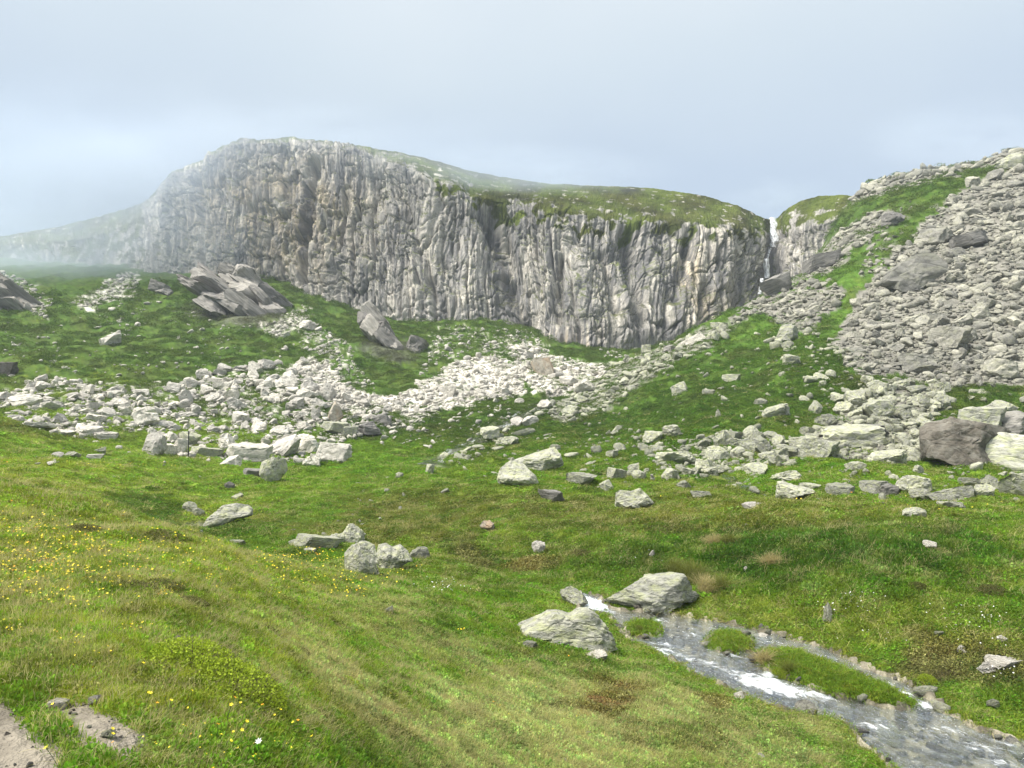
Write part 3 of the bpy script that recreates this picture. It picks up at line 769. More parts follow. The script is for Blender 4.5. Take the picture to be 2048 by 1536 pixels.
stain = 1.5 * stain * sstep(-.3, .3, perlin2(SSc / 1.3, ZZc / 14, 310) + .5 * perlin2(SSc / .5, ZZc / 7, 312))
tone = tone + .30 * fbm2(SSc / 16, ZZc / 20, 3, 330)
gcolc = OLIVE[None, None] * (1 + .6 * fbm2(SSc / 6, Pc[..., 1] / 6, 3, 320))[..., None] * .36 + LUSH * .20 * np.clip(.5 + fbm2(SSc / 9, Pc[..., 1] / 9, 3, 325), 0, 1)[..., None]
me = make_mesh("cliff", Pd.reshape(-1, 3), grid_faces(NS, NV))
set_attr(me, "suv", np.stack([sx, sz, np.zeros_like(sx)], -1).reshape(-1, 3), 'FLOAT_VECTOR')
set_attr(me, "tan", tanm.ravel()); set_attr(me, "tone", np.clip(tone, 0, 1).ravel()); set_attr(me, "grass", gr.ravel()); set_attr(me, "stain", stain.ravel())
set_attr(me, "gcol", np.clip(gcolc, .01, 1).reshape(-1, 3), 'FLOAT_COLOR')
add_obj("cliff", me, M_CLIFF, kind="structure")
def cliff_hit(u, v):
    i = int(np.clip(np.interp(u, us, np.arange(NS)), 0, NS - 1))
    a, bq, _ = project(Pd[i, :, 0], Pd[i, :, 1], Pd[i, :, 2])
    lim = np.argmin(bq)
    j = int(np.argmin(np.abs(bq[:lim + 1] - v)))
    return Pd[i, j]

#@@PART2@@
# ------------------------------------------------------------------ water
def poly_strip(name_pts, width, zoff, nx=9):
    g = name_pts
    tg = np.gradient(g, axis=0); tg[:, 2] = 0; tg /= np.linalg.norm(tg, axis=1, keepdims=True) + 1e-9
    sd_ = np.stack([-tg[:, 1], tg[:, 0], np.zeros(len(g))], 1)
    w = width * (1 + .5 * perlin2(np.arange(len(g)) * .35, np.zeros(len(g)) + .5, 401))
    s = np.linspace(-.5, .5, nx)
    P = g[:, None, :] + sd_[:, None, :] * (s[None, :, None] * w[:, None, None])
    al = np.concatenate([[0], np.cumsum(np.linalg.norm(np.diff(g, axis=0), axis=1))])
    P[..., 2] = P[..., 2] + zoff + .07 * fbm2(P[..., 0] / .5, P[..., 1] / .5, 3, 405)
    fl = np.stack([np.repeat(al[:, None], nx, 1), s[None, :] * w[:, None], np.zeros((len(g), nx))], -1)
    return P.reshape(-1, 3), grid_faces(len(g), nx), fl.reshape(-1, 3)
wth = np.linspace(0.02, 0.95, 420); wlr = np.linspace(math.log(9.6), math.log(23), 330)
wt, wl_ = np.meshgrid(wth, wlr, indexing='ij'); wr = np.exp(wl_)
wx, wy = wr * np.sin(wt), wr * np.cos(wt)
wsd, wis = water_sdf(wx, wy)
FOAM = [(1185,1208,60,16,.95),(1240,1222,40,9,.3),(1275,1285,60,9,.4),(1330,1292,50,8,.55),(1385,1272,45,8,.5),(1345,1308,70,9,.65),(1400,1325,60,10,.6),(1450,1298,30,14,.35),(1460,1345,50,12,.55),(1500,1360,60,16,.8),(1560,1378,80,16,1.0),(1630,1392,60,9,.75),
        (1540,1352,30,14,.7),(1780,1372,30,8,.55),(1812,1392,26,9,.8),(1845,1412,32,9,.8),(1890,1436,40,10,.55),(1960,1470,60,10,.35),(2030,1488,40,12,.5),(1900,1460,90,14,.45),(1980,1500,80,12,.5),(1760,1440,70,12,.4),(2010,1530,60,14,.5),(1850,1440,60,12,.3),(1990,1528,60,10,.5),(1640,1310,60,6,.3),(1750,1352,40,6,.3)]
wz = zw_of(wt)
pu, pv, _ = project(wx, wy, wz)
foam = .13 + .24 * fbm2(wx / .9, wy / .9, 3, 415)
for a, b_, ra, rb, s_ in FOAM:
    foam = np.maximum(foam, .86 * s_ * np.exp(-((((pu - a) + (pv - b_) * .2) / ra) ** 2 + ((pv - b_ - (pu - a) * .22) / rb) ** 2)))
fdir = np.array([0.80, -0.60])                            # the brook runs to the right and towards the path
fa = wx * fdir[0] + wy * fdir[1]; fb = -wx * fdir[1] + wy * fdir[0]
wz = wz + 0.022 * fbm2(fa / .55, fb / .22, 3, 420) * (1 + 1.6 * foam) + 0.012 * fbm2(fa / .16, fb / .09, 2, 424) * (1 + 2.5 * foam) + .05 * foam
wv = np.stack([wx, wy, wz], -1).reshape(-1, 3); wf = grid_faces(len(wth), len(wlr))[:, ::-1]
keep = (wsd.ravel()[wf].min(1) < 0.10)
wf = wf[keep]
used = np.unique(wf); remap = -np.ones(len(wv), int); remap[used] = np.arange(len(used))
WVs = [wv[used]]; WFs = [remap[wf]]; WFl = [np.stack([fa, fb, 0 * fa], -1).reshape(-1, 3)[used]]; WFo = [foam.ravel()[used]]
base = len(used)
for k, (g, w) in enumerate(UP_PTS):
    gg = g.copy(); gg[:, 2] = ground_z(gg[:, 0], gg[:, 1])
    P, f_, fl = poly_strip(gg, w, 0.13)
    WVs.append(P); WFs.append(f_ + base); WFl.append(fl)
    WFo.append(np.full(len(P), (.22, .30, .05)[k]) + .35 * fbm2(fl[:, 0] / 2.5, fl[:, 1] / 1.2, 3, 430)); base += len(P)
me = make_mesh("stream", np.concatenate(WVs), np.concatenate(WFs))
set_attr(me, "foam", np.concatenate(WFo)); set_attr(me, "flow", np.concatenate(WFl), 'FLOAT_VECTOR')
add_obj("stream", me, M_WATER, kind="structure")

# ---- waterfall down the gully
m, t = new_mat("falling_water"); b = NB(t)
fl_ = b.n("ShaderNodeAttribute", attribute_name="flow").outputs["Vector"]
fn = b.noise(b.mapping(fl_, (1.0, 4.5, 1)), 1.0, 6, .7, .5)
p = b.n("ShaderNodeBsdfPrincipled", {"Base Color": (.86, .89, .92, 1), "Roughness": .55})
tr = b.n("ShaderNodeBsdfTransparent")
mx = b.n("ShaderNodeMixShader", {0: b.ramp(fn, [(.36, G3(.05)), (.58, G3(.95))]), 1: tr.outputs[0], 2: p.outputs[0]})
b.out(mx.outputs[0]); M_FALL = m
WVs, WFs, WFl = [], [], []; base = 0
for px in ([(1547,434,9),(1546,448,20),(1545,462,16),(1551,476,17),(1553,482,14)],[(1551,481,12),(1546,488,9),(1549,494,12)],[(1542,496,5),(1538,508,4),(1536,518,5)],[(1533,517,11),(1534,530,12),(1536,548,11),(1535,556,8)],[(1526,556,7),(1524,570,7),(1521,588,9)]):
    a = np.array(px, float); k = np.linspace(0, len(a) - 1, (len(a) - 1) * 6 + 1); ar = np.arange(len(a))
    uu, vv, ww = np.interp(k, ar, a[:, 0]), np.interp(k, ar, a[:, 1]), np.interp(k, ar, a[:, 2])
    c = np.array([cliff_hit(x, y) for x, y in zip(uu, vv)])
    dist = np.hypot(c[:, 0], c[:, 1]); dist = np.convolve(np.pad(dist, 3, mode='edge'), np.ones(7) / 7, 'valid') - 1.6
    c = pix_dir(uu, vv); c = c / np.hypot(c[:, 0], c[:, 1])[:, None] * dist[:, None]
    nx = 9; s = np.linspace(-.5, .5, nx)
    wid = ww / F * dist * (1 + .2 * perlin2(k * 1.3, k * 0 + .5, 440))
    P = np.repeat(c[:, None, :], nx, 1); P[..., 0] += s[None, :] * wid[:, None]; P[..., 1] += (4 * s[None, :] ** 2) * .5 + .15 * perlin2(P[..., 0] * 2, P[..., 2] * .5, 442)
    WVs.append(P.reshape(-1, 3)); WFs.append(grid_faces(len(k), nx) + base); base += len(k) * nx
    WFl.append(np.stack([P[..., 2], P[..., 0], 0 * P[..., 0]], -1).reshape(-1, 3))
me = make_mesh("waterfall", np.concatenate(WVs), np.concatenate(WFs)); set_attr(me, "flow", np.concatenate(WFl), 'FLOAT_VECTOR')
add_obj("waterfall", me, M_FALL, kind="structure")

# ------------------------------------------------------------------ rock shapes
_icos = {}
def icos(n):
    if n not in _icos:
        import bmesh
        bm = bmesh.new(); bmesh.ops.create_icosphere(bm, subdivisions=n, radius=1.0)
        bm.verts.ensure_lookup_table()
        v = np.array([x.co[:] for x in bm.verts]); f = np.array([[q.index for q in p.verts] for p in bm.faces]); bm.free()
        _icos[n] = (v, f)
    return _icos[n]
def rock_mesh(name, seed, sub=4, aspect=(1, .8, .6), planes=14, depth=(.62, .95), rough=.05, strata=0.0, flat_top=False, wedge=0.0, smooth=False):
    """an angular block: a ball cut by random planes, roughened; rests on z = 0, footprint about 1 x 1, height 1 after scaling"""
    g = np.random.default_rng(seed)
    v, f = icos(sub); v = v.copy() * 1.25
    for k in range(planes):
        n = g.normal(size=3); n /= np.linalg.norm(n)
        if k == 0: n = np.array([0, 0, -1.]); d = .55
        elif k == 1 and flat_top: n = np.array([g.normal() * .12, g.normal() * .12, 1.]); n /= np.linalg.norm(n); d = .5
        elif k == 2 and wedge: n = np.array([-wedge, 0, 1.]); n /= np.linalg.norm(n); d = .42
        elif k % 3 == 0: n[2] *= .25; n /= np.linalg.norm(n); d = g.uniform(*depth)
        else: d = g.uniform(*depth)
        h = v @ n - d
        v = v - np.where(h > 0, h * .97, 0)[:, None] * n
    nr = v / (np.linalg.norm(v, axis=1, keepdims=True) + 1e-9)
    o = seed * .37
    rg_ = 1 - np.abs(perlin3(v * 2.6 + o, 8)) * 2
    v = v + nr * (rough * (.8 * perlin3(v * 2.2 + o, 1) + .75 * perlin3(v * 5.1 + o, 2) + (.55 * perlin3(v * 11 + o, 3) + .35 * perlin3(v * 21 + o, 5) if sub > 3 else 0) - .9 * np.clip(rg_ - .72, 0, 1) * 3))[:, None]
    if strata:
        q = v @ np.array([.5, .15, .85]) * 6.5 + .6 * perlin3(v * 1.8 + o, 4)
        saw = q - np.floor(q)
        v = v + nr * (strata * (saw - .5) * (.6 + .4 * perlin3(v * 3 + o, 6)))[:, None]
    lo, hi = v.min(0), v.max(0)
    v = (v - (lo + hi) / 2) / (hi - lo); v[:, 2] += .5
    me = make_mesh(name, v, f, smooth=sub > 2)
    if sub > 2: me.set_sharp_from_angle(angle=R(24))
    return me
def warp_to_outline(me, px):
    """pull a block's silhouette (seen from the front) onto an outline measured in the photograph; facets and depth are kept"""
    a = np.array(px, float); w, h = np.ptp(a[:, 0]), np.ptp(a[:, 1])
    q = np.stack([(a[:, 0] - (a[:, 0].min() + w / 2)) / w, (a[:, 1].max() - a[:, 1]) / h], 1)
    n = len(me.vertices); v = np.empty(n * 3, np.float32); me.vertices.foreach_get("co", v); v = v.reshape(-1, 3).astype(float)
    c = q.mean(0); asp = h / w
    X, Z = v[:, 0], v[:, 2] - .5
    ph = np.arctan2(Z * asp, X); rad = np.hypot(X, Z * asp)
    bins = np.linspace(-np.pi, np.pi, 97); k = np.clip(np.digitize(ph, bins) - 1, 0, 95)
    mx = np.zeros(96); np.maximum.at(mx, k, rad); mx = np.where(mx == 0, mx[mx > 0].mean(), mx)
    mid = (bins[:-1] + bins[1:]) / 2
    Rs = np.interp(ph, np.concatenate([[mid[-1] - 2 * np.pi], mid, [mid[0] + 2 * np.pi]]), np.concatenate([[mx[-1]], mx, [mx[0]]]))
    P = np.stack([q[:, 0] - c[0], (q[:, 1] - c[1]) * asp], 1); pa = np.linspace(-np.pi, np.pi, 361); Rt = np.zeros(361)
    for i_, an in enumerate(pa):
        d = np.array([math.cos(an), math.sin(an)]); best = 0
        for j in range(len(P)):
            A, B = P[j], P[(j + 1) % len(P)]; e_ = B - A; den = d[0] * e_[1] - d[1] * e_[0]
            if abs(den) < 1e-9: continue
            t_ = (A[0] * e_[1] - A[1] * e_[0]) / den; s_ = (A[0] * d[1] - A[1] * d[0]) / den
            if t_ > 0 and -1e-6 <= s_ <= 1 + 1e-6: best = max(best, t_)
        Rt[i_] = best
    f = np.interp(ph, pa, Rt) / Rs
    v[:, 0] = c[0] + np.cos(ph) * rad * f; v[:, 2] = c[1] + np.sin(ph) * rad * f / asp
    me.vertices.foreach_set("co", v.astype(np.float32).ravel()); me.update()
    return w, h
ROCKS = {}                                               # shape sets, each shared by many stones
def shape_set(key, n, sub, **k):
    ROCKS[key] = [rock_mesh("stone_shape", 1000 + hash_(key) + i * 13, sub, **k) for i in range(n)]
def hash_(s): return sum((i + 1) * ord(c) for i, c in enumerate(s)) % 900
shape_set("blocky", 8, 4, planes=13, depth=(.50, .90), rough=.085)
shape_set("flat", 6, 4, planes=12, depth=(.5, .92), rough=.085, flat_top=True)
shape_set("round", 5, 4, planes=20, depth=(.72, 1.0), rough=.09)
shape_set("jag", 7, 4, planes=13, depth=(.42, .9), rough=.11)
shape_set("slab", 5, 4, planes=12, depth=(.55, .95), rough=.05, flat_top=True, strata=.07)
shape_set("wedge", 5, 4, planes=12, depth=(.5, .92), rough=.08, wedge=.5)
shape_set("strata", 3, 5, planes=13, depth=(.6, .95), rough=.05, strata=.11)
shape_set("lowpoly", 10, 2, planes=13, depth=(.45, .9), rough=.05)

MATS = {"gneiss": M_GNEISS, "scree": M_SCREE, "lime": M_LIME, "dark": M_DARKROCK, "brown": M_BROWN, "rust": M_RUST, "schist": M_SCHIST}
_cache = {}
def shaped(kind, i, mat):
    key = (kind, i % len(ROCKS[kind]), mat)
    if key not in _cache:
        me = ROCKS[kind][i % len(ROCKS[kind])].copy(); me.name = "stone_shape"; me.materials.clear(); me.materials.append(MATS[mat]); _cache[key] = me
    return _cache[key]
def place_rock(name, kind, i, mat, u, v, wpx, hpx, label, group=None, cat="boulder", deep=.8, yaw=None, tilt=(0, 0), sink=.18, outline=None, lift=0.0, rng=RNG, at=None):
    p = ground_hit(u, v)[0] if at is None else np.array(at)
    dist = np.hypot(p[0], p[1])
    w = wpx / F * dist; h = hpx / F * dist
    if cat == 'stone' and sink == .18: sink = .02; h = h * 1.15
    o = add_obj(name, shaped(kind, i, mat), label=label, cat=cat, group=group)
    dpth = w * deep
    push = dpth * .36                                     # the photographed foot is the near edge
    x, y = p[0] * (1 + push / dist), p[1] * (1 + push / dist)
    z = float(ground_z(np.array([x]), np.array([y]))[0]) if at is None else p[2]
    z = min(z, p[2] + .25 * h) if at is None else z
    o.location = (x, y, z - h * sink + lift)
    o.scale = (w, dpth, h * (1 + sink))
    az = math.atan2(p[0], p[1])
    yaw = (rng.uniform(-.5, .5) if yaw is None else yaw)
    o.rotation_euler = (tilt[0], tilt[1], -az + yaw)
    return o

def outlined_rock(name, mat, px, label, group, cat, seed, deep=.6, sub=5, planes=16, strata=0.0, rough=.05, sink=.06, dep=(.6, .95)):
    a = np.array(px, float); uc, vb_ = (a[:, 0].min() + a[:, 0].max()) / 2, a[:, 1].max()
    p = ground_hit(np.clip(uc, 2, 2046), vb_ - (22 if cat == 'outcrop' else 0))[0]; dist = math.hypot(p[0], p[1]); q = pix_dir(uc, vb_); q = q / math.hypot(q[0], q[1]) * dist
    me = rock_mesh("stone_shape", seed, sub, planes=planes, depth=dep, rough=rough, strata=strata)
    wp, hp = warp_to_outline(me, px); me.materials.append(MATS[mat])
    w, h = wp / F * dist, hp / F * dist; dp = w * deep; push = dp * .34; k = (dist + push) / dist
    o = add_obj(name, me, label=label, cat=cat, group=group)
    o.location = (q[0] * k, q[1] * k, q[2] * k - h * sink); o.scale = (w * k, dp, h * k * (1 + sink))
    o.rotation_euler = (0, 0, -math.atan2(q[0], q[1]))
    return o
# (name, shape, variant, rock, column, foot row, width, height, label, options)
HEROES = [
 ("boulder","wedge",0,"gneiss",1136,1284,214,70,"broad pale boulder yellow with lichen on the near bank of the stream",dict(deep=.55,yaw=.0,sink=.25)),
 ("boulder","slab",1,"gneiss",1308,1226,200,84,"big slanting pale boulder undercut above the stream, grass overhanging its top",dict(deep=.6,yaw=-.1,tilt=(0,-.16),sink=.12)),
 ("boulder","jag",1,"gneiss",1140,1210,60,34,"narrow lichen speckled slab at the head of the white rapid",dict(tilt=(0,.45))),
 ("boulder","blocky",0,"gneiss",724,1149,66,66,"tall front block of the split boulder group in the hollow",dict(yaw=.1,sink=.12)),
 ("boulder","blocky",3,"gneiss",722,1156,62,36,"lower block leaning on the tall front block in the hollow",dict(yaw=.4)),
 ("boulder","wedge",2,"gneiss",788,1141,84,54,"triangular cleft boulder right of the tall front block in the hollow",dict(yaw=math.pi,sink=.15)),
 ("boulder","round",1,"gneiss",839,1120,42,24,"small rounded boulder at the right end of the split boulder group",{}),
 ("boulder","round",2,"gneiss",704,1090,56,38,"rounded blue grey boulder behind the split boulder group",{}),
 ("boulder","jag",3,"gneiss",674,1092,30,22,"small block leaning on the rounded blue grey boulder",{}),
 ("boulder","slab",2,"gneiss",636,1099,104,24,"long low layered slab left of the rounded blue grey boulder",dict(deep=.4)),
 ("boulder","flat",1,"gneiss",592,1092,34,10,"flat stone at the left tip of the long layered slab",{}),
 ("boulder","flat",2,"gneiss",474,1090,34,9,"flat grey stone in the wet dip below the stream bend",{}),
 ("boulder","flat",3,"lime",620,1106,24,7,"flat white stone in the turf below the long layered slab",{}),
 ("boulder","blocky",2,"gneiss",454,1049,94,40,"large whaleback boulder on the right of the small stream bend",dict(yaw=.15,sink=.1)),
 ("boulder","round",0,"gneiss",380,1026,26,18,"pale stone above the small stream bend",{}),
 ("boulder","jag",0,"gneiss",397,1034,24,15,"angular stone at the water left of the whaleback boulder",{}),
 ("boulder","blocky",5,"gneiss",544,961,60,56,"mossy green cracked block in front of the white rubble",dict(yaw=.5,tilt=(0,.2),sink=.12)),
 ("boulder","slab",0,"dark",508,954,44,16,"dark layered slab left of the mossy green block",{}),
 ("boulder","round",3,"dark",459,977,20,13,"dark rounded stone in the green hollow",{}),
 ("boulder","wedge",1,"gneiss",474,1000,22,12,"small yellowish wedge stone under the dark rounded stone",{}),
 ("boulder","blocky",4,"gneiss",1036,968,84,46,"grey boulder with a black top on the edge of the plain",dict(yaw=.2)),
 ("boulder","slab",3,"gneiss",1080,938,100,42,"long slanting slab behind the black topped boulder",dict(tilt=(0,-.2),yaw=.1)),
 ("boulder","round",4,"gneiss",1110,903,26,16,"rounded cap stone behind the long slanting slab",{}),
 ("boulder","jag",2,"gneiss",1268,1018,80,42,"cracked lichen boulder on the lip of the bank",dict(sink=.1)),
 ("boulder","slab",4,"dark",1102,1004,56,22,"flat topped dark sided slab on the lip of the bank",dict(deep=.5)),
 ("boulder","flat",0,"gneiss",1166,974,62,22,"low ribbed boulder on the plain left of the cracked boulder",{}),
 ("boulder","wedge",3,"gneiss",1214,982,34,20,"small pyramid stone just left of the cracked boulder",{}),
 ("boulder","slab",2,"gneiss",1234,960,42,22,"low layered stone behind the small pyramid stone",{}),
 ("boulder","flat",4,"gneiss",1400,997,40,13,"flat stone standing alone right of the cracked boulder",{}),
 ("boulder","round",0,"lime",1506,1020,42,12,"smooth white stone with bare red soil at its side",{}),
 ("boulder","wedge",4,"gneiss",1826,1036,42,18,"pointed pale stone in open grass below the boulder line",{}),
 ("boulder","flat",5,"gneiss",1902,1019,46,15,"flat pale stone in open grass below the boulder line",{}),
 ("boulder","blocky",6,"brown",1924,922,134,74,"huge brown faced block at the foot of the scree",dict(yaw=.25,sink=.1,deep=.7)),
 ("boulder","wedge",0,"gneiss",2008,930,100,64,"smooth pale slab leaning against the huge brown block",dict(yaw=math.pi,deep=.6)),
 ("boulder","flat",2,"gneiss",1964,872,74,42,"grey block behind the huge brown block",dict(deep=.7)),
 ("boulder","blocky",1,"dark",2022,876,80,42,"shadowed flat block with turf on top behind the pale slab",{}),  # its shade is put into the colour by the dark rock
 ("boulder","round",2,"gneiss",2000,832,54,22,"pale domed boulder above the grey block",{}),
 ("boulder","blocky",7,"gneiss",1640,918,70,36,"grey angled boulder at the foot of the boulder tongue",{}),
 ("boulder","flat",1,"gneiss",1774,924,60,24,"flat oblong boulder left of the huge brown block",{}),
 ("boulder","round",1,"gneiss",1752,836,60,30,"large domed boulder midway down the boulder tongue",{}),
 ("boulder","blocky",0,"gneiss",1700,895,110,36,"broad grey boulder in the middle of the boulder tongue",{}),
 ("boulder","slab",4,"dark",1740,870,62,18,"dark overhanging slab within the boulder tongue",{}),
 ("boulder","blocky",2,"gneiss",1590,1003,74,27,"grey humped boulder on the near edge of the plain",{}),
 ("boulder","flat",3,"gneiss",1680,993,50,22,"low cleft boulder right of the grey humped boulder",{}),
 ("boulder","slab",1,"gneiss",1745,990,56,22,"layered boulder third from the grey humped boulder",{}),
 ("boulder","round",3,"dark",1778,992,36,20,"dark rounded boulder beside the layered boulder",{}),
 ("boulder","round",4,"gneiss",1828,985,62,30,"rounded grey boulder standing alone on the plain",{}),
 ("boulder","wedge",2,"gneiss",1902,1004,78,28,"long tapering boulder right of the rounded grey boulder",{}),
 ("boulder","jag",4,"gneiss",1842,1004,40,18,"small low boulder touching the long tapering boulder",{}),
 ("boulder","blocky",3,"gneiss",2036,998,62,40,"grey boulder cut by the right edge of the view",{}),
 ("boulder","blocky",5,"gneiss",1434,922,46,28,"grey rounded block at the left end of the boulder tongue",{}),
 ("boulder","flat",5,"gneiss",1352,928,80,24,"broad low boulder among the stones left of the tongue",{}),
 ("boulder","wedge",1,"gneiss",1404,898,30,22,"pointed boulder above the broad low boulder",{}),
 ("boulder","blocky",4,"gneiss",1304,888,46,22,"pale wide boulder at the foot of the green slope",{}),
 ("boulder","round",0,"gneiss",1510,949,48,20,"pale domed stone in the grass below the tongue",{}),
 ("boulder","jag",5,"gneiss",1570,966,60,20,"jagged low boulder in the grass below the tongue",{}),
 ("boulder","flat",0,"gneiss",1622,980,40,12,"low flat stone between the jagged and humped boulders",{}),
 ("boulder","slab",3,"gneiss",1940,974,40,14,"thin layered stone on the plain under the pale slab",{}),
 ("boulder","jag",6,"scree",1823,580,112,62,"giant flat faced boulder in the middle of the scree",dict(yaw=.1,sink=.1,deep=.5)),
 ("boulder","slab",0,"dark",1938,498,62,26,"dark tilted slab high in the scree",dict(tilt=(0,-.2))),
 ("boulder","blocky",6,"scree",1868,494,60,30,"grey block left of the dark tilted slab in the scree",{}),
 ("boulder","slab",2,"dark",1648,538,84,26,"long grey slab jutting from the grass rib near the waterfall",dict(tilt=(0,-.32),deep=.4)),
 ("boulder","slab",4,"dark",1562,584,70,34,"dark ribbed slab at the foot of the waterfall gully",dict(tilt=(0,-.5),deep=.5)),
 ("boulder","wedge",4,"gneiss",2020,340,46,24,"pale triangular boulder near the top of the scree",{}),
 ("boulder","blocky",1,"gneiss",1574,682,44,30,"pale cube like boulder on the green slope below the scree",{}),
 ("boulder","round",1,"gneiss",1574,698,28,13,"small pale stone under the pale cube like boulder",{}),
 ("boulder","jag",0,"dark",1788,452,40,24,"dark boulder at the head of the grass strip in the scree",{}),
 ("boulder","flat",4,"scree",1830,748,64,36,"broad pale boulder low in the scree",{}),
 ("boulder","blocky",7,"scree",1900,700,70,34,"sloping pale boulder in the lower scree",{}),
 ("boulder","round",4,"scree",2000,758,60,30,"rounded pale boulder at the bottom right of the scree",{}),
 ("boulder","wedge",3,"gneiss",1362,790,42,27,"pale anvil shaped boulder alone on the green slope",{}),
 ("boulder","flat",1,"gneiss",1552,834,46,21,"flat pale boulder in the grass left of the boulder tongue",dict(tilt=(0,-.15))),
 ("boulder","round",2,"gneiss",1631,827,25,22,"round boulder left of the boulder tongue",{}),
 ("boulder","blocky",2,"gneiss",1678,808,36,18,"squat boulder beside the upper boulder tongue",{}),
 ("boulder","round",3,"gneiss",1521,810,26,12,"grey stone on the green slope left of the squat boulder",{}),
 ("boulder","flat",2,"gneiss",1463,764,36,13,"low stone high on the green slope",{}),
 ("boulder","flat",3,"gneiss",1418,790,26,10,"low stone right of the pale anvil shaped boulder",{}),
 ("boulder","jag",2,"gneiss",1436,834,14,15,"upright stone on the lower green slope",{}),
 ("boulder","slab",1,"lime",1386,690,62,15,"pale log shaped slab on the crest of the green rib",dict(tilt=(0,-.4),deep=.3)),
 ("boulder","jag",4,"dark",1340,704,30,15,"dark stone below the pale log shaped slab",{}),
 ("boulder","slab",3,"gneiss",1048,872,52,12,"slanting beam shaped slab by the upper brook",dict(tilt=(0,-.3),deep=.25)),
 ("boulder","round",1,"lime",1060,852,34,18,"white rounded boulder right of the twin by the upper brook",{}),
 ("boulder","round",0,"lime",1032,853,30,18,"white rounded boulder beside the upper brook",{}),
 ("boulder","blocky",0,"gneiss",978,880,40,22,"grey block beside the white upper rapid",{}),
 ("boulder","jag",1,"lime",1090,820,32,22,"jagged white boulder where the brook leaves the talus",{}),
 ("boulder","slab",2,"rust",1096,752,48,44,"leaning pinkish slab on the white scree fan",dict(tilt=(0,-.5))),
 ("boulder","round",3,"lime",1138,772,40,20,"smooth grey white boulder at the foot of the pinkish slab",{}),
 ("boulder","flat",5,"lime",1168,785,44,18,"low grey white boulder right of the smooth one",{}),
 ("limestone_block","blocky",1,"lime",308,908,46,38,"big white block at the left end of the front row of rubble",{}),
 ("limestone_block","jag",3,"lime",338,912,32,22,"low white block joined to the big left block",{}),
 ("limestone_block","blocky",4,"lime",360,908,28,26,"white block between the big left block and the dark post",{}),
 ("limestone_block","flat",0,"gneiss",380,892,42,26,"grey flat topped block behind the dark post",dict(yaw=.05)),
 ("limestone_block","slab",2,"gneiss",412,914,68,22,"layered grey blocks right of the dark post",{}),
 ("limestone_block","jag",2,"lime",452,898,36,30,"tilted greenish white block in the front row",{}),
 ("limestone_block","flat",3,"lime",500,926,84,32,"broad white slab in the centre of the front row",dict(deep=.6)),
 ("limestone_block","wedge",2,"lime",460,930,48,20,"white wedge block left of the broad white slab",{}),
 ("limestone_block","wedge",1,"lime",568,915,70,36,"long white tilted block right of the broad white slab",dict(tilt=(0,-.25))),
 ("limestone_block","blocky",6,"lime",668,922,72,36,"broad white block at the right end of the front row",{}),
 ("limestone_block","jag",5,"lime",622,934,40,24,"jagged white block below the right end of the front row",{}),
 ("limestone_block","blocky",5,"lime",612,905,50,32,"pinkish white block in the right half of the front row",{}),
 ("limestone_block","jag",6,"lime",370,810,30,30,"upright white block in the upper rubble",{}),
 ("limestone_block","blocky",2,"lime",414,790,28,18,"white block right of the upright one in the upper rubble",{}),
 ("limestone_block","blocky",3,"lime",462,802,28,20,"square white block in the upper rubble",{}),
 ("limestone_block","round",2,"lime",655,800,34,30,"large rounded white block above the rusty slab",{}),
 ("limestone_block","wedge",0,"rust",671,839,32,38,"standing rusty brown slab in the rubble",dict(yaw=.6,tilt=(0,.1),sink=.1)),
 ("limestone_block","round",4,"lime",632,836,22,17,"round white block left of the rusty slab",{}),
 ("limestone_block","slab",0,"gneiss",672,872,50,24,"grey slab under the rusty slab",{}),
 ("limestone_block","flat",2,"gneiss",700,874,32,18,"pale smooth grey block between two dark ones",{}),
 ("limestone_block","wedge",3,"dark",738,872,54,24,"dark grey tapering block at the right of the rubble",{}),
 ("limestone_block","slab",1,"dark",768,852,34,22,"dark upright slab behind the tapering block",dict(tilt=(0,-.3))),
 ("limestone_block","flat",4,"lime",290,852,46,24,"broad pale block in the left rubble",{}),
 ("limestone_block","wedge",4,"lime",290,832,36,14,"flat cap block on top of the broad pale block",{}),
 ("limestone_block","flat",1,"lime",50,815,60,22,"wide grey white mound of rock at the far left",{}),
 ("limestone_block","flat",5,"lime",106,822,40,16,"grey white hump right of the far left mound",{}),
 ("limestone_block","slab",3,"lime",78,858,56,10,"long thin white slab on the left",{}),
 ("limestone_block","flat",0,"lime",128,874,40,12,"flat white slab in the left grass edge",{}),
 ("limestone_block","flat",3,"lime",210,880,44,12,"thick flat slab above the green hollow",{}),
 ("limestone_block","blocky",0,"lime",180,872,40,16,"bright broken block next to the thick flat slab",{}),
 ("limestone_block","wedge",2,"lime",26,845,24,10,"small white wedge at the left edge of the rubble",{}),
 ("limestone_block","blocky",7,"lime",900,795,26,22,"grey white block on the right hand white fan",{}),
 ("limestone_block","jag",0,"lime",962,792,26,12,"bright flat block right of the white fan",{}),
 ("limestone_block","wedge",1,"lime",220,692,40,28,"pale pointed rock alone on the far green slope",{}),
 ("limestone_block","jag",4,"lime",614,662,36,20,"white broken rock below the dark outcrop",{}),
 ("limestone_block","blocky",3,"lime",573,676,14,11,"small white cube of rock below the dark outcrop",{}),
 ("limestone_block","flat",2,"brown",14,752,36,22,"brownish rock at the left edge above the rubble",{}),
 ("limestone_block","wedge",0,"gneiss",198,908,24,13,"grey stone sitting in the green hollow on the left",{}),
 ("stone","round",0,"lime",115,916,20,9,"white stone left of the pair on the left lawn",{}),
 ("stone","jag",1,"gneiss",144,916,24,10,"grey stone right of the pair on the left lawn",{}),
 ("stone","flat",1,"lime",106,932,22,6,"flat stone on the left lawn near the yellow flowers",{}),
 ("stone","flat",2,"lime",190,920,30,7,"two part flat stone lying in the lawn hollow",{}),
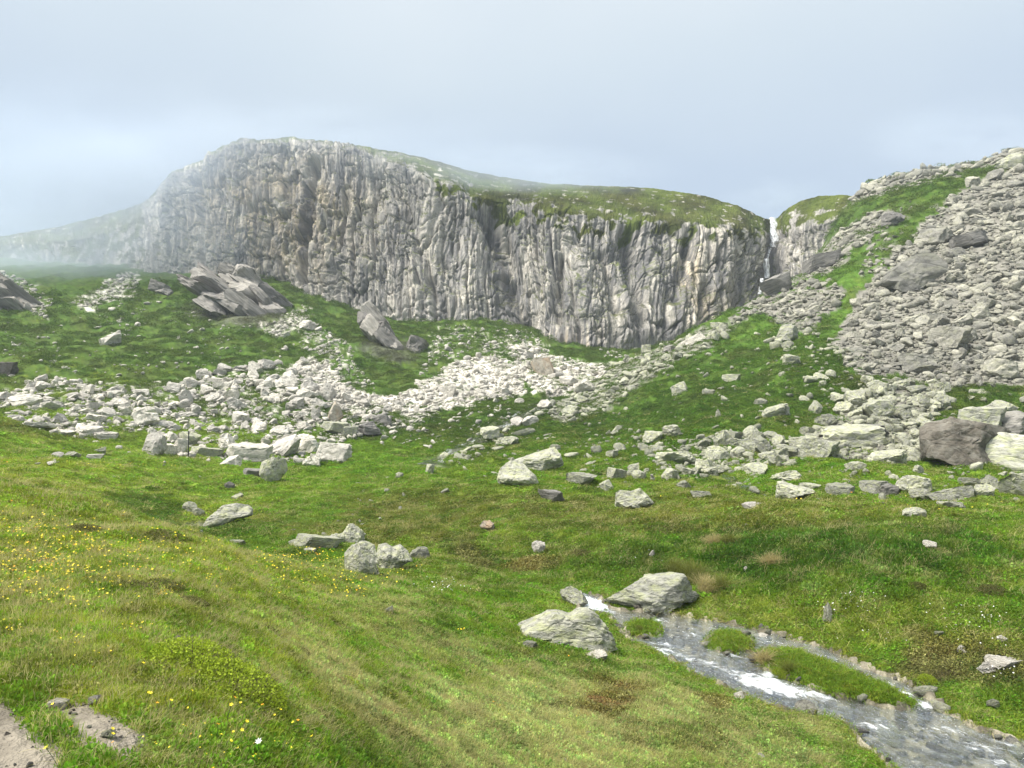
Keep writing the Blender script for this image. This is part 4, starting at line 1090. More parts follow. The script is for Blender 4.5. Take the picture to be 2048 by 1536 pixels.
 ("stone","round",1,"lime",1521,1292,38,17,"rounded white stone in the middle of the stream",dict(sink=.1)),
 ("stone","wedge",1,"lime",1192,1324,46,17,"white wedge stone on the grass below the lichen boulder",{}),
 ("stone","flat",2,"gneiss",1062,1298,28,11,"flat stone in the grass under the lichen boulder",{}),
 ("stone","round",2,"lime",1215,1302,11,6,"tiny white stone under the right tip of the lichen boulder",{}),
 ("stone","jag",2,"gneiss",1655,1246,18,30,"narrow upright stone on the far bank",{}),
 ("stone","wedge",3,"lime",1480,1400,24,13,"greyish stone on the lawn beside the white rapid",{}),
 ("stone","round",3,"lime",1520,1524,21,14,"white egg shaped stone on the bottom lawn",{}),
 ("stone","wedge",0,"gneiss",775,1230,22,14,"pale stone in the middle of the green meadow",{}),
 ("stone","round",4,"lime",850,1358,14,7,"small white stone on the lower meadow",{}),
 ("stone","flat",0,"lime",953,1388,13,7,"small flat white stone on the lower meadow",{}),
 ("stone","jag",3,"lime",1176,1474,12,8,"small white stone between the brown moss and the bottom edge",{}),
 ("stone","round",0,"lime",1128,1528,14,8,"white stone at the bottom edge of the lawn",{}),
 ("stone","flat",3,"lime",117,1421,33,14,"flat pale stone in the worn patch by the path",{}),
 ("stone","jag",4,"lime",190,1414,24,15,"pink tinged stone in the tuft by the path",{}),
 ("stone","jag",5,"gneiss",216,1480,28,14,"grey white stone on the bare earth by the path",{}),
 ("stone","slab",1,"dark",351,1291,30,11,"dark stone on the heath at the top of the leafy shrub",{}),
 ("stone","flat",1,"lime",212,1277,28,7,"thin flat stone in the heath left of the dark stone",{}),
 ("stone","round",1,"lime",35,1375,12,8,"left one of two small white stones by the path",{}),
 ("stone","round",2,"lime",72,1376,15,9,"right one of two small white stones by the path",{}),
 ("stone","jag",6,"lime",1972,1350,48,16,"left white slab on the muddy bank at the right",{}),
 ("stone","slab",2,"lime",2012,1344,58,13,"right white slab on the muddy bank at the right",{}),
 ("stone","round",3,"lime",2003,1287,18,10,"white pebble on the peaty slope at the right",{}),
 ("stone","blocky",1,"lime",1922,1308,14,11,"left of a pair of white stones on the peaty slope",{}),
 ("stone","blocky",2,"lime",1932,1313,14,8,"right of a pair of white stones on the peaty slope",{}),
 ("stone","round",4,"gneiss",1986,1418,20,11,"greenish stone in the grass beside the lower stream",{}),
 ("stone","jag",0,"lime",1083,1108,27,22,"white slanting stone on the bank beneath the flat topped slab",dict(tilt=(0,-.4))),
 ("stone","jag",1,"rust",974,1064,30,20,"rusty white broken rock in the dark turf",{}),
 ("stone","flat",4,"lime",1862,1102,27,12,"white stone in the deep green grass of the right bank",{}),
 ("stone","wedge",2,"lime",1303,1115,12,12,"small white stone high on the bank above the slanting boulder",{}),
 ("stone","round",0,"lime",1492,1145,9,9,"tiny white stone on the bank right of the slanting boulder",{}),
 ("stone","flat",5,"gneiss",1880,1276,20,8,"grey stone on the peat in the right bank",{}),
 ("stone","flat",0,"gneiss",340,1152,20,9,"pale stone on the crest of the left hillside",{}),
 ("stone","round",2,"gneiss",1296,1246,16,11,"grey stone breaking the water above the grassy islet",{}),
]
LANDMARKS = []
for (nm, kd, i, mt, u_, v_, w_, h_, lab, opt) in HEROES:
    LANDMARKS.append((u_, v_, w_))
    if any(x in lab for x in ('yellow with lichen','undercut above','tall front block of','lower block leaning','triangular cleft','large whaleback','mossy green cracked','grey boulder with a black','cracked lichen boulder on','huge brown faced','giant flat faced','smooth pale slab leaning','long slanting slab behind','standing rusty')): continue
    grp = {"boulder": "grey lichened boulders", "limestone_block": "pale blocks of the rubble field", "stone": "loose stones in the turf"}[nm]
    place_rock(nm, kd, i, mt, u_, v_, w_, h_, lab, grp, cat={"limestone_block": "rock", "boulder": "boulder", "stone": "stone"}[nm], **opt)

# ---- outcrops of dark layered rock under the cliff
OUTLINED = [
 ("broad pale boulder yellow with lichen on the near bank of the stream","boulder","gneiss",[(1028,1268),(1035,1250),(1060,1240),(1090,1226),(1110,1222),(1140,1229),(1160,1216),(1180,1215),(1200,1228),(1218,1250),(1232,1275),(1235,1290),(1180,1290),(1100,1284),(1030,1276)],dict(deep=.5,planes=24,sink=.12)),
 ("big slanting pale boulder undercut above the stream, grass overhanging its top","boulder","gneiss",[(1211,1200),(1230,1188),(1260,1170),(1300,1152),(1340,1144),(1368,1146),(1378,1165),(1383,1180),(1400,1192),(1396,1203),(1360,1213),(1330,1223),(1290,1223),(1250,1219),(1222,1209)],dict(deep=.6,strata=.035,planes=18,sink=.02)),
 ("tall front block of the split boulder group in the hollow","boulder","gneiss",[(690,1130),(690,1105),(705,1090),(725,1083),(748,1090),(754,1110),(752,1125),(757,1140),(740,1150),(700,1149),(693,1140)],dict(deep=.8,planes=14)),
 ("lower block leaning on the tall front block in the hollow","boulder","gneiss",[(700,1148),(697,1126),(710,1116),(730,1119),(752,1136),(756,1148),(740,1154),(710,1154)],dict(deep=.5)),
 ("triangular cleft boulder right of the tall front block in the hollow","boulder","gneiss",[(752,1112),(757,1092),(772,1090),(786,1098),(800,1093),(815,1105),(826,1122),(800,1132),(780,1144),(760,1143)],dict(deep=.7)),
 ("large whaleback boulder on the right of the small stream bend","boulder","gneiss",[(407,1052),(420,1032),(445,1013),(470,1010),(490,1014),(501,1022),(500,1032),(480,1038),(450,1045),(425,1053)],dict(deep=.6)),
 ("mossy green cracked block in front of the white rubble","boulder","gneiss",[(520,945),(525,925),(545,915),(570,920),(573,940),(560,956),(545,964),(525,957)],dict(deep=.7)),
 ("grey boulder with a black top on the edge of the plain","boulder","gneiss",[(993,957),(1000,935),(1020,922),(1040,922),(1055,935),(1072,950),(1079,967),(1040,972),(1000,968)],dict(deep=.7)),
 ("cracked lichen boulder on the lip of the bank","boulder","gneiss",[(1229,1020),(1232,985),(1240,980),(1262,982),(1280,976),(1295,990),(1308,1004),(1300,1012),(1260,1012),(1245,1020)],dict(deep=.6)),
 ("huge brown faced block at the foot of the scree","boulder","brown",[(1862,922),(1860,868),(1870,858),(1910,848),(1955,855),(1990,862),(2000,870),(1985,890),(1975,910),(1965,926),(1900,925)],dict(deep=.7,planes=11)),
 ("giant flat faced boulder in the middle of the scree","boulder","scree",[(1768,566),(1785,545),(1805,530),(1835,515),(1860,517),(1880,535),(1883,548),(1860,562),(1835,580),(1810,583),(1785,573)],dict(deep=.5,planes=10)),
 ("long slanting slab behind the black topped boulder","boulder","gneiss",[(1008,927),(1040,915),(1075,904),(1110,894),(1121,905),(1128,927),(1110,937),(1075,940),(1040,938)],dict(deep=.5,strata=.03)),
 ("smooth pale slab leaning against the huge brown block","boulder","gneiss",[(1942,934),(1962,908),(1984,888),(2006,876),(2060,884),(2100,900),(2104,940),(2000,940)],dict(deep=.35,planes=9,sink=.1)),
 ("standing rusty brown slab in the rubble","rock","rust",[(653,838),(664,812),(670,802),(680,815),(687,832),(676,842),(660,842)],dict(deep=.4,sub=4)),
]
for k, (lab, ct, mt, px, opt) in enumerate(OUTLINED):
    outlined_rock({"boulder": "boulder", "rock": "limestone_block", "outcrop": "rock_outcrop"}[ct], mt, px, lab, {"boulder": "grey lichened boulders", "rock": "pale blocks of the rubble field", "outcrop": "outcrops below the cliff"}[ct], ct, 3000 + k * 7, **opt)

def slab_outcrop(u, v, slabs, mat, label, seed):
    """an outcrop of tilted beds: a thing whose slabs are its parts"""
    g = np.random.default_rng(seed); p0 = ground_hit(u, v)[0]; d0 = math.hypot(p0[0], p0[1])
    root = bpy.data.objects.new("rock_outcrop", None); COL.objects.link(root); root.location = p0; root.empty_display_size = .5
    root["label"] = label; root["category"] = "outcrop"; root["group"] = "outcrops below the cliff"
    bpy.context.view_layer.update()
    for k, (cu, cv, ln, th, tl) in enumerate(slabs):
        d = d0 + (v - cv) / F * d0 * 1.5 + ln / F * d0 * .28
        q = pix_dir(cu, cv + 5); q = q / math.hypot(q[0], q[1]) * d
        me = rock_mesh("slab", seed * 50 + k, 4, planes=13, depth=(.5, .9), rough=.07, strata=.05, flat_top=k % 2 == 0); me.materials.append(MATS[mat])
        o = bpy.data.objects.new("slab", me); COL.objects.link(o); o.parent = root
        L_, T_ = ln / F * d * 1.1, th / F * d * 1.2
        a_ = R(tl + g.normal() * 4)
        o.scale = (L_, max(T_ * 2.4, L_ * .85), T_ * 1.15); az = -math.atan2(q[0], q[1])
        M = Matrix.Rotation(az, 4, 'Z') @ Matrix.Rotation(a_, 4, 'Y')
        off = M @ Vector((0, 0, -T_ / 2))
        o.location = Vector(q) - Vector(p0) + off; o.rotation_euler = M.to_euler()
def bed_stack(poly, n, ln, th, tl, seed):
    g = np.random.default_rng(seed); a = np.array(poly, float); out = []
    for _ in range(1500):
        if len(out) >= n: break
        q = g.uniform(a.min(0), a.max(0))
        if in_poly(q[:1], q[1:], poly)[0] and all(math.hypot((q[0] - o_[0]) / ln, (q[1] - o_[1]) / (th * 1.2)) > .42 for o_ in out): out.append((q[0], q[1], ln * g.uniform(.7, 1.25), th * g.uniform(.7, 1.3), tl + g.normal() * 3.5))
    return sorted(out, key=lambda o_: o_[1])
slab_outcrop(475, 636, bed_stack([(392,566),(424,556),(466,543),(512,560),(562,606),(540,622),(478,618),(410,606)], 24, 84, 24, 38, 5), "schist", "large dark outcrop of slanting beds at the foot of the cliff", 41)
slab_outcrop(765, 704, bed_stack([(734,636),(750,636),(796,684),(776,694),(740,668)], 8, 56, 22, 46, 6), "schist", "brownish leaning outcrop below the middle of the cliff", 42)
slab_outcrop(832, 706, [(830,690,40,30,42),(836,697,34,18,35)], "schist", "small outcrop beside the brownish leaning one", 43)
slab_outcrop(20, 628, [(-20,580,120,34,30),(14,584,110,30,36),(36,598,92,26,38),(4,602,110,30,34),(34,614,86,22,36),(-20,612,120,30,20),(56,612,44,18,42)], "schist", "dark layered outcrop at the left edge in the mist", 44)
slab_outcrop(325, 592, [(318,572,34,16,20),(332,582,36,14,25)], "dark", "low dark ledges in the misty turf left of the large outcrop", 45)

# ---- the remaining stones: sampled over the fields of the photograph, the largest as things, the rest as rubble
def sample_poly(poly, n):
    a = np.array(poly, float); lo, hi = a.min(0), a.max(0); out = []
    lo = np.maximum(lo, [-160, 0]); hi = np.minimum(hi, [2220, 1536])
    tot = 0
    while tot < n:
        q = RNG.uniform(lo, hi, (n * 2, 2)); q = q[in_poly(q[:, 0], q[:, 1], poly)]; out.append(q); tot += len(q)
    return np.concatenate(out)[:n]
def sizes(n, lo, hi, pw):                                # power law: many small, few large
    x = RNG.uniform(0, 1, n); return (lo ** (1 - pw) + x * (hi ** (1 - pw) - lo ** (1 - pw))) ** (1 / (1 - pw))
FIELDS = [ # where, polygon, number, smallest and largest width in photo pixels, steepness, rock
 ("in the open scree", SCREE[0][0], 5200, 6, 36, 2.8, "scree"),
 ("in the boulder tongue", SCREE[1][0], 800, 8, 46, 2.3, "gneiss"),
 ("on the stony strip under the waterfall", SCREE[2][0], 420, 6, 28, 2.5, "scree"),
 ("on the rib beside the waterfall", SCREE[3][0], 200, 6, 26, 2.4, "scree"),
 ("on the skyline ridge", SCREE[4][0], 520, 7, 26, 2.3, "scree"),
 ("along the grass strip in the scree", SCREE[5][0], 70, 6, 30, 2.3, "scree"),
 ("down the stony spur", SCREE[6][0], 420, 6, 36, 2.4, "gneiss"),
 ("on the plain below the green slope", [(1000,880),(1300,862),(1560,905),(1870,930),(2048,935),(2048,1000),(1560,1010),(1460,985),(1290,975),(1100,980),(960,960),(900,930)], 900, 5, 42, 2.4, "gneiss"),
 ("left of the boulder tongue", [(1290,900),(1440,870),(1580,880),(1640,920),(1480,950),(1330,960)], 640, 7, 44, 2.35, "gneiss"),
 ("on the green slope", [(1140,840),(1440,690),(1560,640),(1700,690),(1700,760),(1640,850),(1400,880),(1200,880)], 240, 5, 24, 2.4, "gneiss"),
 ("at the scree edge", [(1540,600),(1640,660),(1700,700),(1760,760),(1660,800),(1580,740),(1520,660)], 120, 6, 34, 2.3, "gneiss"),
 ("below the huge brown block", [(1880,780),(2048,780),(2048,1010),(1880,1000),(1860,940)], 90, 6, 34, 2.3, "gneiss"),
 ("on the turf mound by the split boulders", [(560,1080),(640,1020),(700,965),(960,930),(1000,960),(900,1020),(760,1050),(640,1090)], 60, 6, 34, 2.2, "gneiss"),
 ("on the lower turf", [(900,960),(2048,1010),(2048,1060),(1300,1060),(900,1010)], 40, 5, 18, 2.4, "gneiss"),
 ("along the upper brook", [(870,925),(960,880),(1100,800),(1130,820),(1010,880),(930,935)], 90, 7, 30, 2.2, "gneiss"),
 ("on the left white fan", [(590,735),(625,715),(660,735),(700,775),(780,800),(760,820),(700,830),(640,790)], 500, 5, 17, 2.6, "lime"),
 ("on the right white fan", [(800,790),(850,760),(900,730),(950,712),(1000,715),(1060,745),(1040,790),(980,800),(900,820),(840,840),(760,820),(720,800)], 700, 5, 20, 2.6, "lime"),
 ("below the pinkish slab", TALUS[1][0], 330, 5, 24, 2.4, "lime"),
 ("on the slope above the white fans", TALUS[2][0], 230, 4, 16, 2.7, "lime"),
 ("at the foot of the cliff", TALUS[3][0], 300, 4, 14, 2.7, "lime"),
 ("in the main rubble field", [(230,800),(360,765),(480,735),(600,720),(700,800),(800,840),(800,868),(700,880),(700,930),(560,925),(440,925),(290,905),(300,860),(230,870)], 3300, 5, 40, 2.55, "lime"),
 ("in the left rubble", [(0,780),(110,760),(240,768),(260,800),(230,880),(190,885),(120,875),(0,830)], 1500, 5, 34, 2.6, "lime"),
 ("in the misty stone patch", TALUS[5][0], 200, 4, 12, 2.8, "lime"),
 ("beside the misty outcrop", TALUS[6][0], 110, 4, 12, 2.8, "lime"),
 ("below the dark outcrop", TALUS[7][0], 110, 4, 12, 2.7, "lime"),
 ("right of the cliff foot", TALUS[8][0], 150, 4, 12, 2.7, "lime"),
 ("scattered on the far green slope", [(0,640),(300,600),(600,660),(720,720),(480,740),(0,780)], 420, 3.5, 14, 2.8, "lime"),
 ("between the rubble and the brook", [(800,850),(1000,800),(1100,810),(960,880),(840,900),(760,890)], 150, 5, 20, 2.5, "lime"),
 ("on the left lawn", [(90,890),(330,895),(560,935),(480,990),(200,960),(60,930)], 34, 4, 14, 2.5, "lime"),
]
cand = []
for fi_, (where, poly, n, lo_, hi_, pw, mt) in enumerate(FIELDS):
    q = sample_poly(poly, n); s = sizes(n, lo_, hi_, pw)
    jit = np.stack([10 * perlin2(q[:, 1] / 14, q[:, 0] / 40, 500 + fi_), 5 * perlin2(q[:, 0] / 18, q[:, 1] / 18, 520 + fi_)], 1)
    q = q + jit
    if where.startswith('in the') and mt == 'lime' or 'slope' in where or 'plain' in where or 'foot' in where or 'turf' in where:
        pn = fbm2(q[:, 0] / 60, q[:, 1] / 24, 3, 700 + fi_); q = q[pn > -.22]; s = s[:len(q)]; n = len(q)
    g = ground_hit(q[:, 0], q[:, 1])
    for k in range(n):
        if math.hypot(g[k, 0], g[k, 1]) < 20: continue
        cand.append((s[k], q[k, 0], q[k, 1], g[k], mt, where))
LMK = np.array(LANDMARKS)
def too_close(c):
    d = np.hypot((LMK[:, 0] - c[1]) / (LMK[:, 2] * .45 + c[0] * .3), (LMK[:, 1] - 8 - c[2]) / (LMK[:, 2] * .3 + c[0] * .25))
    return d.min() < 1
n_g = sum(h[0] == "boulder" for h in HEROES); n_l = sum(h[0] == "limestone_block" for h in HEROES)
lim = {"g": 300 - n_g, "l": 290 - n_l}
singles, rest = [], {"scree": [], "gneiss": [], "lime": []}
for c in sorted(cand, key=lambda c: -c[0]):
    fam = "l" if c[4] == "lime" else "g"
    if lim[fam] > 0 and -20 < c[1] < 2068 and not too_close(c):
        lim[fam] -= 1; singles.append(c)
    elif c[0] < 24 or not too_close(c):
        rest[c[4]].append(c)
SHAPES = ["blocky", "flat", "round", "jag", "wedge", "jag", "flat", "slab"]
SHWORD = {"blocky": "blocky", "flat": "flat topped", "round": "rounded", "jag": "jagged", "wedge": "wedge shaped", "slab": "layered"}
COLW = {"scree": "grey", "gneiss": "grey lichened", "lime": "white"}
# label each single by size, shape and its nearest described neighbour
def rel(c):
    d = np.hypot(LMK[:, 0] - c[1], (LMK[:, 1] - c[2]) * 1.5)
    j = int(d.argmin()); dx, dy = c[1] - LMK[j, 0], c[2] - LMK[j, 1]
    if abs(dx) > abs(dy) * 1.2: w = "right of" if dx > 0 else "left of"
    else: w = "below" if dy > 0 else "above"
    return j, w, d[j]
pend = {}
for k, c in enumerate(singles):
    sh = (SHAPES if c[4] != 'scree' else ['blocky', 'flat', 'jag', 'wedge', 'slab', 'jag', 'flat', 'wedge'])[int(RNG.integers(8))]
    j, w, dd = rel(c)
    ref = HEROES[j][8]
    short = " ".join(ref.split(" ")[:5])
    for stop in (" on the", " in the", " of the", " at the", " above", " with", " behind", " under", " below", " beside", " left", " right", " between", " near", " and", " to", " from", " yellow", " leaning", " standing", " alone", " high", " low", " lying", " within", " where", " next", " joined", " sitting", " among", " jutting", " midway"):
        cut = (" " + ref).find(stop)
        if cut > 8: short = min(short, ref[:cut - 0].strip(), key=len)
    size = "large" if c[0] > 32 else "mid sized" if c[0] > 24 else "small"
    key = (size, sh, c[4], w, j)
    pend.setdefault(key, []).append((dd, k, short))
NTH = ["nearest", "second", "third", "fourth", "fifth", "sixth", "seventh", "eighth", "ninth", "tenth"]
for (size, sh, mt, w, j), lst in pend.items():
    lst.sort()
    for r_, (dd, k, short) in enumerate(lst):
        c = singles[k]
        nth = "" if len(lst) == 1 else (NTH[min(r_, 9)] + " ")
        fam = "limestone_block" if mt == "lime" else "boulder"
        lab = f"{nth}{size} {SHWORD[sh]} {COLW[mt]} {'block' if mt == 'lime' else 'boulder'} {w} the {short}"
        lab = " ".join(lab.split()[:16])
        u_, v_, s_ = c[1], c[2], c[0]
        hh = s_ * RNG.uniform(.36, .66) * (.6 if sh in ("flat", "slab") else 1)
        o = place_rock(fam, sh, int(RNG.integers(99)), mt, u_, v_, s_, hh, lab, c[5].replace("in the", "stones in the") if False else ("pale blocks of the rubble field" if mt == "lime" else "grey lichened boulders"),
                       cat="rock" if mt == "lime" else "boulder", deep=RNG.uniform(.6, .95), yaw=RNG.uniform(-3.1, 3.1), tilt=(RNG.normal() * .22, RNG.normal() * .22), sink=.26, at=None)

# ------------------------------------------------------------------ scattering (geometry nodes) for what nobody could count
def scatter(name, pts, rot, scl, idx, col, sources, label=None):
    me = bpy.data.meshes.new(name)
    me.vertices.add(len(pts)); me.vertices.foreach_set("co", np.asarray(pts, np.float32).ravel())
    set_attr(me, "rot", rot, 'FLOAT_VECTOR'); set_attr(me, "scl", scl, 'FLOAT_VECTOR'); set_attr(me, "idx", idx, 'INT')
    if col is not None: set_attr(me, "col", col, 'FLOAT_COLOR')
    o = bpy.data.objects.new(name, me); COL.objects.link(o); o["kind"] = "stuff"
    if label: o["label"] = label
    cl_ = bpy.data.collections.new(name + "_source")
    for k, s in enumerate(sources):
        so = bpy.data.objects.new("%s_piece_%02d" % (name, k), s); cl_.objects.link(so)
    ng = bpy.data.node_groups.new(name, 'GeometryNodeTree')
    ng.interface.new_socket("Geometry", in_out='INPUT', socket_type='NodeSocketGeometry')
    ng.interface.new_socket("Geometry", in_out='OUTPUT', socket_type='NodeSocketGeometry')
    N = ng.nodes; L = ng.links
    gi, go = N.new("NodeGroupInput"), N.new("NodeGroupOutput")
    ip = N.new("GeometryNodeInstanceOnPoints"); ci = N.new("GeometryNodeCollectionInfo")
    ci.inputs["Collection"].default_value = cl_; ci.inputs["Separate Children"].default_value = True; ci.inputs["Reset Children"].default_value = True
    def na(nm, ty):
        q = N.new("GeometryNodeInputNamedAttribute"); q.data_type = ty; q.inputs[0].default_value = nm; return q.outputs[0]
    er = N.new("FunctionNodeEulerToRotation"); L.new(na("rot", 'FLOAT_VECTOR'), er.inputs[0])
    L.new(gi.outputs[0], ip.inputs["Points"]); L.new(ci.outputs[0], ip.inputs["Instance"]); ip.inputs["Pick Instance"].default_value = True
    L.new(na("idx", 'INT'), ip.inputs["Instance Index"]); L.new(er.outputs[0], ip.inputs["Rotation"]); L.new(na("scl", 'FLOAT_VECTOR'), ip.inputs["Scale"])
    L.new(ip.outputs[0], go.inputs[0])
    md = o.modifiers.new("scatter", 'NODES'); md.node_group = ng
    return o

def scatter_rocks(name, lst, mat):
    n = len(lst)
    if not n: return
    P = np.array([c[3] for c in lst]); s = np.array([c[0] for c in lst])
    dist = np.hypot(P[:, 0], P[:, 1]); w = s / F * dist
    P[:, 2] = ground_z(P[:, 0], P[:, 1]) - w * .12
    hgt = w * RNG.uniform(.4, .85, n)
    scl = np.stack([w * RNG.uniform(.9, 1.25, n), w * RNG.uniform(.45, .9, n), hgt * RNG.uniform(.6, 1.05, n)], 1)
    nn = ground_n(P[:, 0], P[:, 1], 1.0)
    rot = np.stack([-nn[:, 1] * .6 + RNG.normal(size=n) * .22, nn[:, 0] * .6 + RNG.normal(size=n) * .22, RNG.uniform(-3.14, 3.14, n)], 1)
    src = []
    for k in range(10):
        q = ROCKS["lowpoly"][k].copy(); q.materials.clear(); q.materials.append(MATS[mat]); src.append(q)
    scatter(name, P, rot, scl, RNG.integers(0, 10, n), None, src)
# fine debris filling the open scree and fans between the larger stones
for polys, mt, n, lo_, hi_ in ((SCREE, "scree", 9000, 4, 11), (TALUS, "lime", 5200, 3, 8)):
    for poly, cov in polys:
        a = np.array(poly, float); a[:, 0] = np.clip(a[:, 0], -40, 2090)
        area = .5 * abs(np.dot(a[:, 0], np.roll(a[:, 1], 1)) - np.dot(a[:, 1], np.roll(a[:, 0], 1)))
        k = int(area * cov / (70 if mt == "scree" else 34))
        k = min(k, n)
        q = sample_poly(poly, k); g = ground_hit(q[:, 0], q[:, 1]); s = sizes(k, lo_, hi_, 2.2)
        rest[mt] += [(s[i], q[i, 0], q[i, 1], g[i], mt, "") for i in range(k) if math.hypot(g[i, 0], g[i, 1]) > 22]
scatter_rocks("scree", rest["scree"], "scree")
scatter_rocks("boulder_litter", rest["gneiss"], "gneiss")
scatter_rocks("limestone_rubble", rest["lime"], "lime")
# stones in the bed of the stream and along its edge
n = 2600
q = np.stack([RNG.uniform(0.05, .75, n), RNG.uniform(math.log(10), math.log(21), n)], 1)
x, y = np.exp(q[:, 1]) * np.sin(q[:, 0]), np.exp(q[:, 1]) * np.cos(q[:, 0])
sdw, _ = water_sdf(x, y); k = (sdw < -.10) | ((sdw < .04) & (RNG.uniform(size=n) < .14)); x, y = x[k], y[k]; n = len(x)
w = sizes(n, .06, .42, 2.1); P = np.stack([x, y, ground_z(x, y) - w * .1], 1)
src = []
for i in range(10):
    q_ = ROCKS["lowpoly"][i].copy(); q_.materials.clear(); q_.materials.append([M_GNEISS, M_DARKROCK, M_BROWN, M_LIME, M_SCREE][(0, 1, 4, 2, 1, 4, 0, 2, 1, 3)[i]]); src.append(q_)
scatter("stream_stones", P, np.stack([RNG.normal(size=n) * .2, RNG.normal(size=n) * .2, RNG.uniform(-3, 3, n)], 1), np.stack([w, w * RNG.uniform(.6, 1, n), w * RNG.uniform(.35, .7, n)], 1), RNG.integers(0, 10, n), None, src)
# grit on the path
n = 1500
q = np.stack([RNG.uniform(-.75, -.2, n), RNG.uniform(math.log(2.6), math.log(5.6), n)], 1)
x, y = np.exp(q[:, 1]) * np.sin(q[:, 0]), np.exp(q[:, 1]) * np.cos(q[:, 0]); z = ground_z(x, y); k = path_mask(x, y, z); x, y, z = x[k], y[k], z[k]; n = len(x)
w = sizes(n, .006, .05, 2.2)
scatter("path_gravel", np.stack([x, y, z - w * .1], 1), RNG.normal(size=(n, 3)) * .6, np.stack([w, w * .8, w * .6], 1), RNG.integers(0, 10, n), None, src)

# ------------------------------------------------------------------ grass and small plants
def blades(name, seed, n, rad, hlo, hhi, wd, lean, curve=.5, mat=None, flat=0.0):
    g = np.random.default_rng(seed); V, Fq, Ft, T = [], [], [], []
    for k in range(n):
        a = g.uniform(0, 6.283); r = rad * math.sqrt(g.uniform()); bx, by = r * math.cos(a), r * math.sin(a)
        h = g.uniform(hlo, hhi); la = g.uniform(0, 6.283); ln = abs(g.normal()) * lean + .12
        lx, ly = math.cos(la) * ln + .18, math.sin(la) * ln
        wa = g.uniform(0, 3.14); wx_, wy_ = math.cos(wa) * wd, math.sin(wa) * wd
        b0 = len(V)
        for s, ws in ((0, 1.), (.45, .85), (.8, .5)):
            cxp = bx + lx * h * (s ** (1 + curve)); cyp = by + ly * h * (s ** (1 + curve)); cz = h * s * (1 - .25 * ln * s) - (.012 if s == 0 else 0)
            V += [(cxp - wx_ * ws, cyp - wy_ * ws, cz), (cxp + wx_ * ws, cyp + wy_ * ws, cz)]
        V.append((bx + lx * h, by + ly * h, h * (1 - .3 * ln)))
        Fq += [(b0, b0 + 1, b0 + 3, b0 + 2), (b0 + 2, b0 + 3, b0 + 5, b0 + 4)]; Ft.append((b0 + 4, b0 + 5, b0 + 6))
        tv_ = g.uniform(0, 1); T += [tv_] * 7
    me = make_mesh(name, V, [np.array(Fq), np.array(Ft)]); set_attr(me, "tint", T); me.materials.append(mat or M_GRASS); return me
def leafy(name, seed, n, rad, hgt, ls, mat, dome=True):
    g = np.random.default_rng(seed); V, Fq, T = [], [], []
    for k in range(n):
        a = g.uniform(0, 6.283); r = rad * math.sqrt(g.uniform()); z = hgt * (math.sqrt(max(0, 1 - (r / rad) ** 2)) if dome else 1) * g.uniform(.35, 1.05)
        c = np.array([r * math.cos(a), r * math.sin(a), z])
        d = g.normal(size=3); d[2] = abs(d[2]) + .35; d /= np.linalg.norm(d); s = np.cross(d, g.normal(size=3)); s /= np.linalg.norm(s) + 1e-9
        L_ = ls * g.uniform(.7, 1.3); W = L_ * .38; b0 = len(V)
        V += [c, c + d * L_ * .5 + s * W, c + d * L_, c + d * L_ * .5 - s * W]; Fq.append((b0, b0 + 1, b0 + 2, b0 + 3)); T += [g.uniform()] * 4
    me = make_mesh(name, np.array(V), np.array(Fq)); set_attr(me, "tint", T); me.materials.append(mat); return me
SRC_G = [blades("grass_tuft", 21 + i, 46, .13, .024, .07, .0036, .9) for i in range(4)] + [blades("grass_tuft", 31 + i, 40, .11, .045, .115, .0032, .75) for i in range(2)] + [blades("straw_tuft", 41 + i, 30, .10, .05, .14, .0024, 1.1) for i in range(2)]
SRC_G += [leafy("herb_tuft", 61 + i, 60, .12, .05, .03, M_GRASS) for i in range(2)]
SRC_H = [leafy("heath_tuft", 51 + i, 110, .15, .075, .022, M_HEATH) for i in range(3)]

def sample_ground(n, r0, r1, th=.80):
    t_ = RNG.uniform(-th, th, n); l_ = RNG.uniform(math.log(r0), math.log(r1), n); r_ = np.exp(l_)
    return r_ * np.sin(t_), r_ * np.cos(t_), r_
N_GR = 260000
x, y, r = sample_ground(N_GR, 2.4, 105)
keep = RNG.uniform(size=N_GR) < np.clip(r / 7.5, 0, 1) ** 1.2 * (1 - .9 * sstep(60, 105, r))
x, y, r = x[keep], y[keep], r[keep]; z = ground_z(x, y)
u, v, d = project(x, y, z)
sdw = np.full(len(x), 9.); mk = (r > 7) & (r < 27) & (x > -2)
sdw[mk], _ = water_sdf(x[mk], y[mk])
rg, rl = rock_cover(x, y, z)
cov = np.maximum(rg * .97, rl * .9)
ok = (sdw > .06) & ~path_mask(x, y, z) & (RNG.uniform(size=len(x)) > cov) & (u > -330) & (u < 2400) & (v < 1700)
for g_, w_ in UP_PTS:
    m2 = np.ones(len(x), bool)
    for q in g_[::2]: m2 &= np.hypot(x - q[0], y - q[1]) > w_ * .55
    ok &= m2
x, y, z, r, u, v, sdw = x[ok], y[ok], z[ok], r[ok], u[ok], v[ok], sdw[ok]
col = ground_colour(x, y, z, r)
n = len(x)
print("grass tufts", n)
brown = np.clip((col[:, 0] - col[:, 1] * .86) / .03, 0, 1)               # olive or brown ground carries heath instead of grass
patch = fbm2(x / .9, y / .9, 3, 600)
heath = (RNG.uniform(size=n) < np.clip(brown * .6 + (patch > .5) * .25, 0, .8) * (r < 45)) & ~((col[:, 0] > .26))
col = col * RNG.uniform(.72, 1.3, (n, 1)) * (1 + RNG.normal(size=(n, 3)) * .05)
straw = RNG.uniform(size=n) < (.04 + .13 * (col[:, 0] > .2))
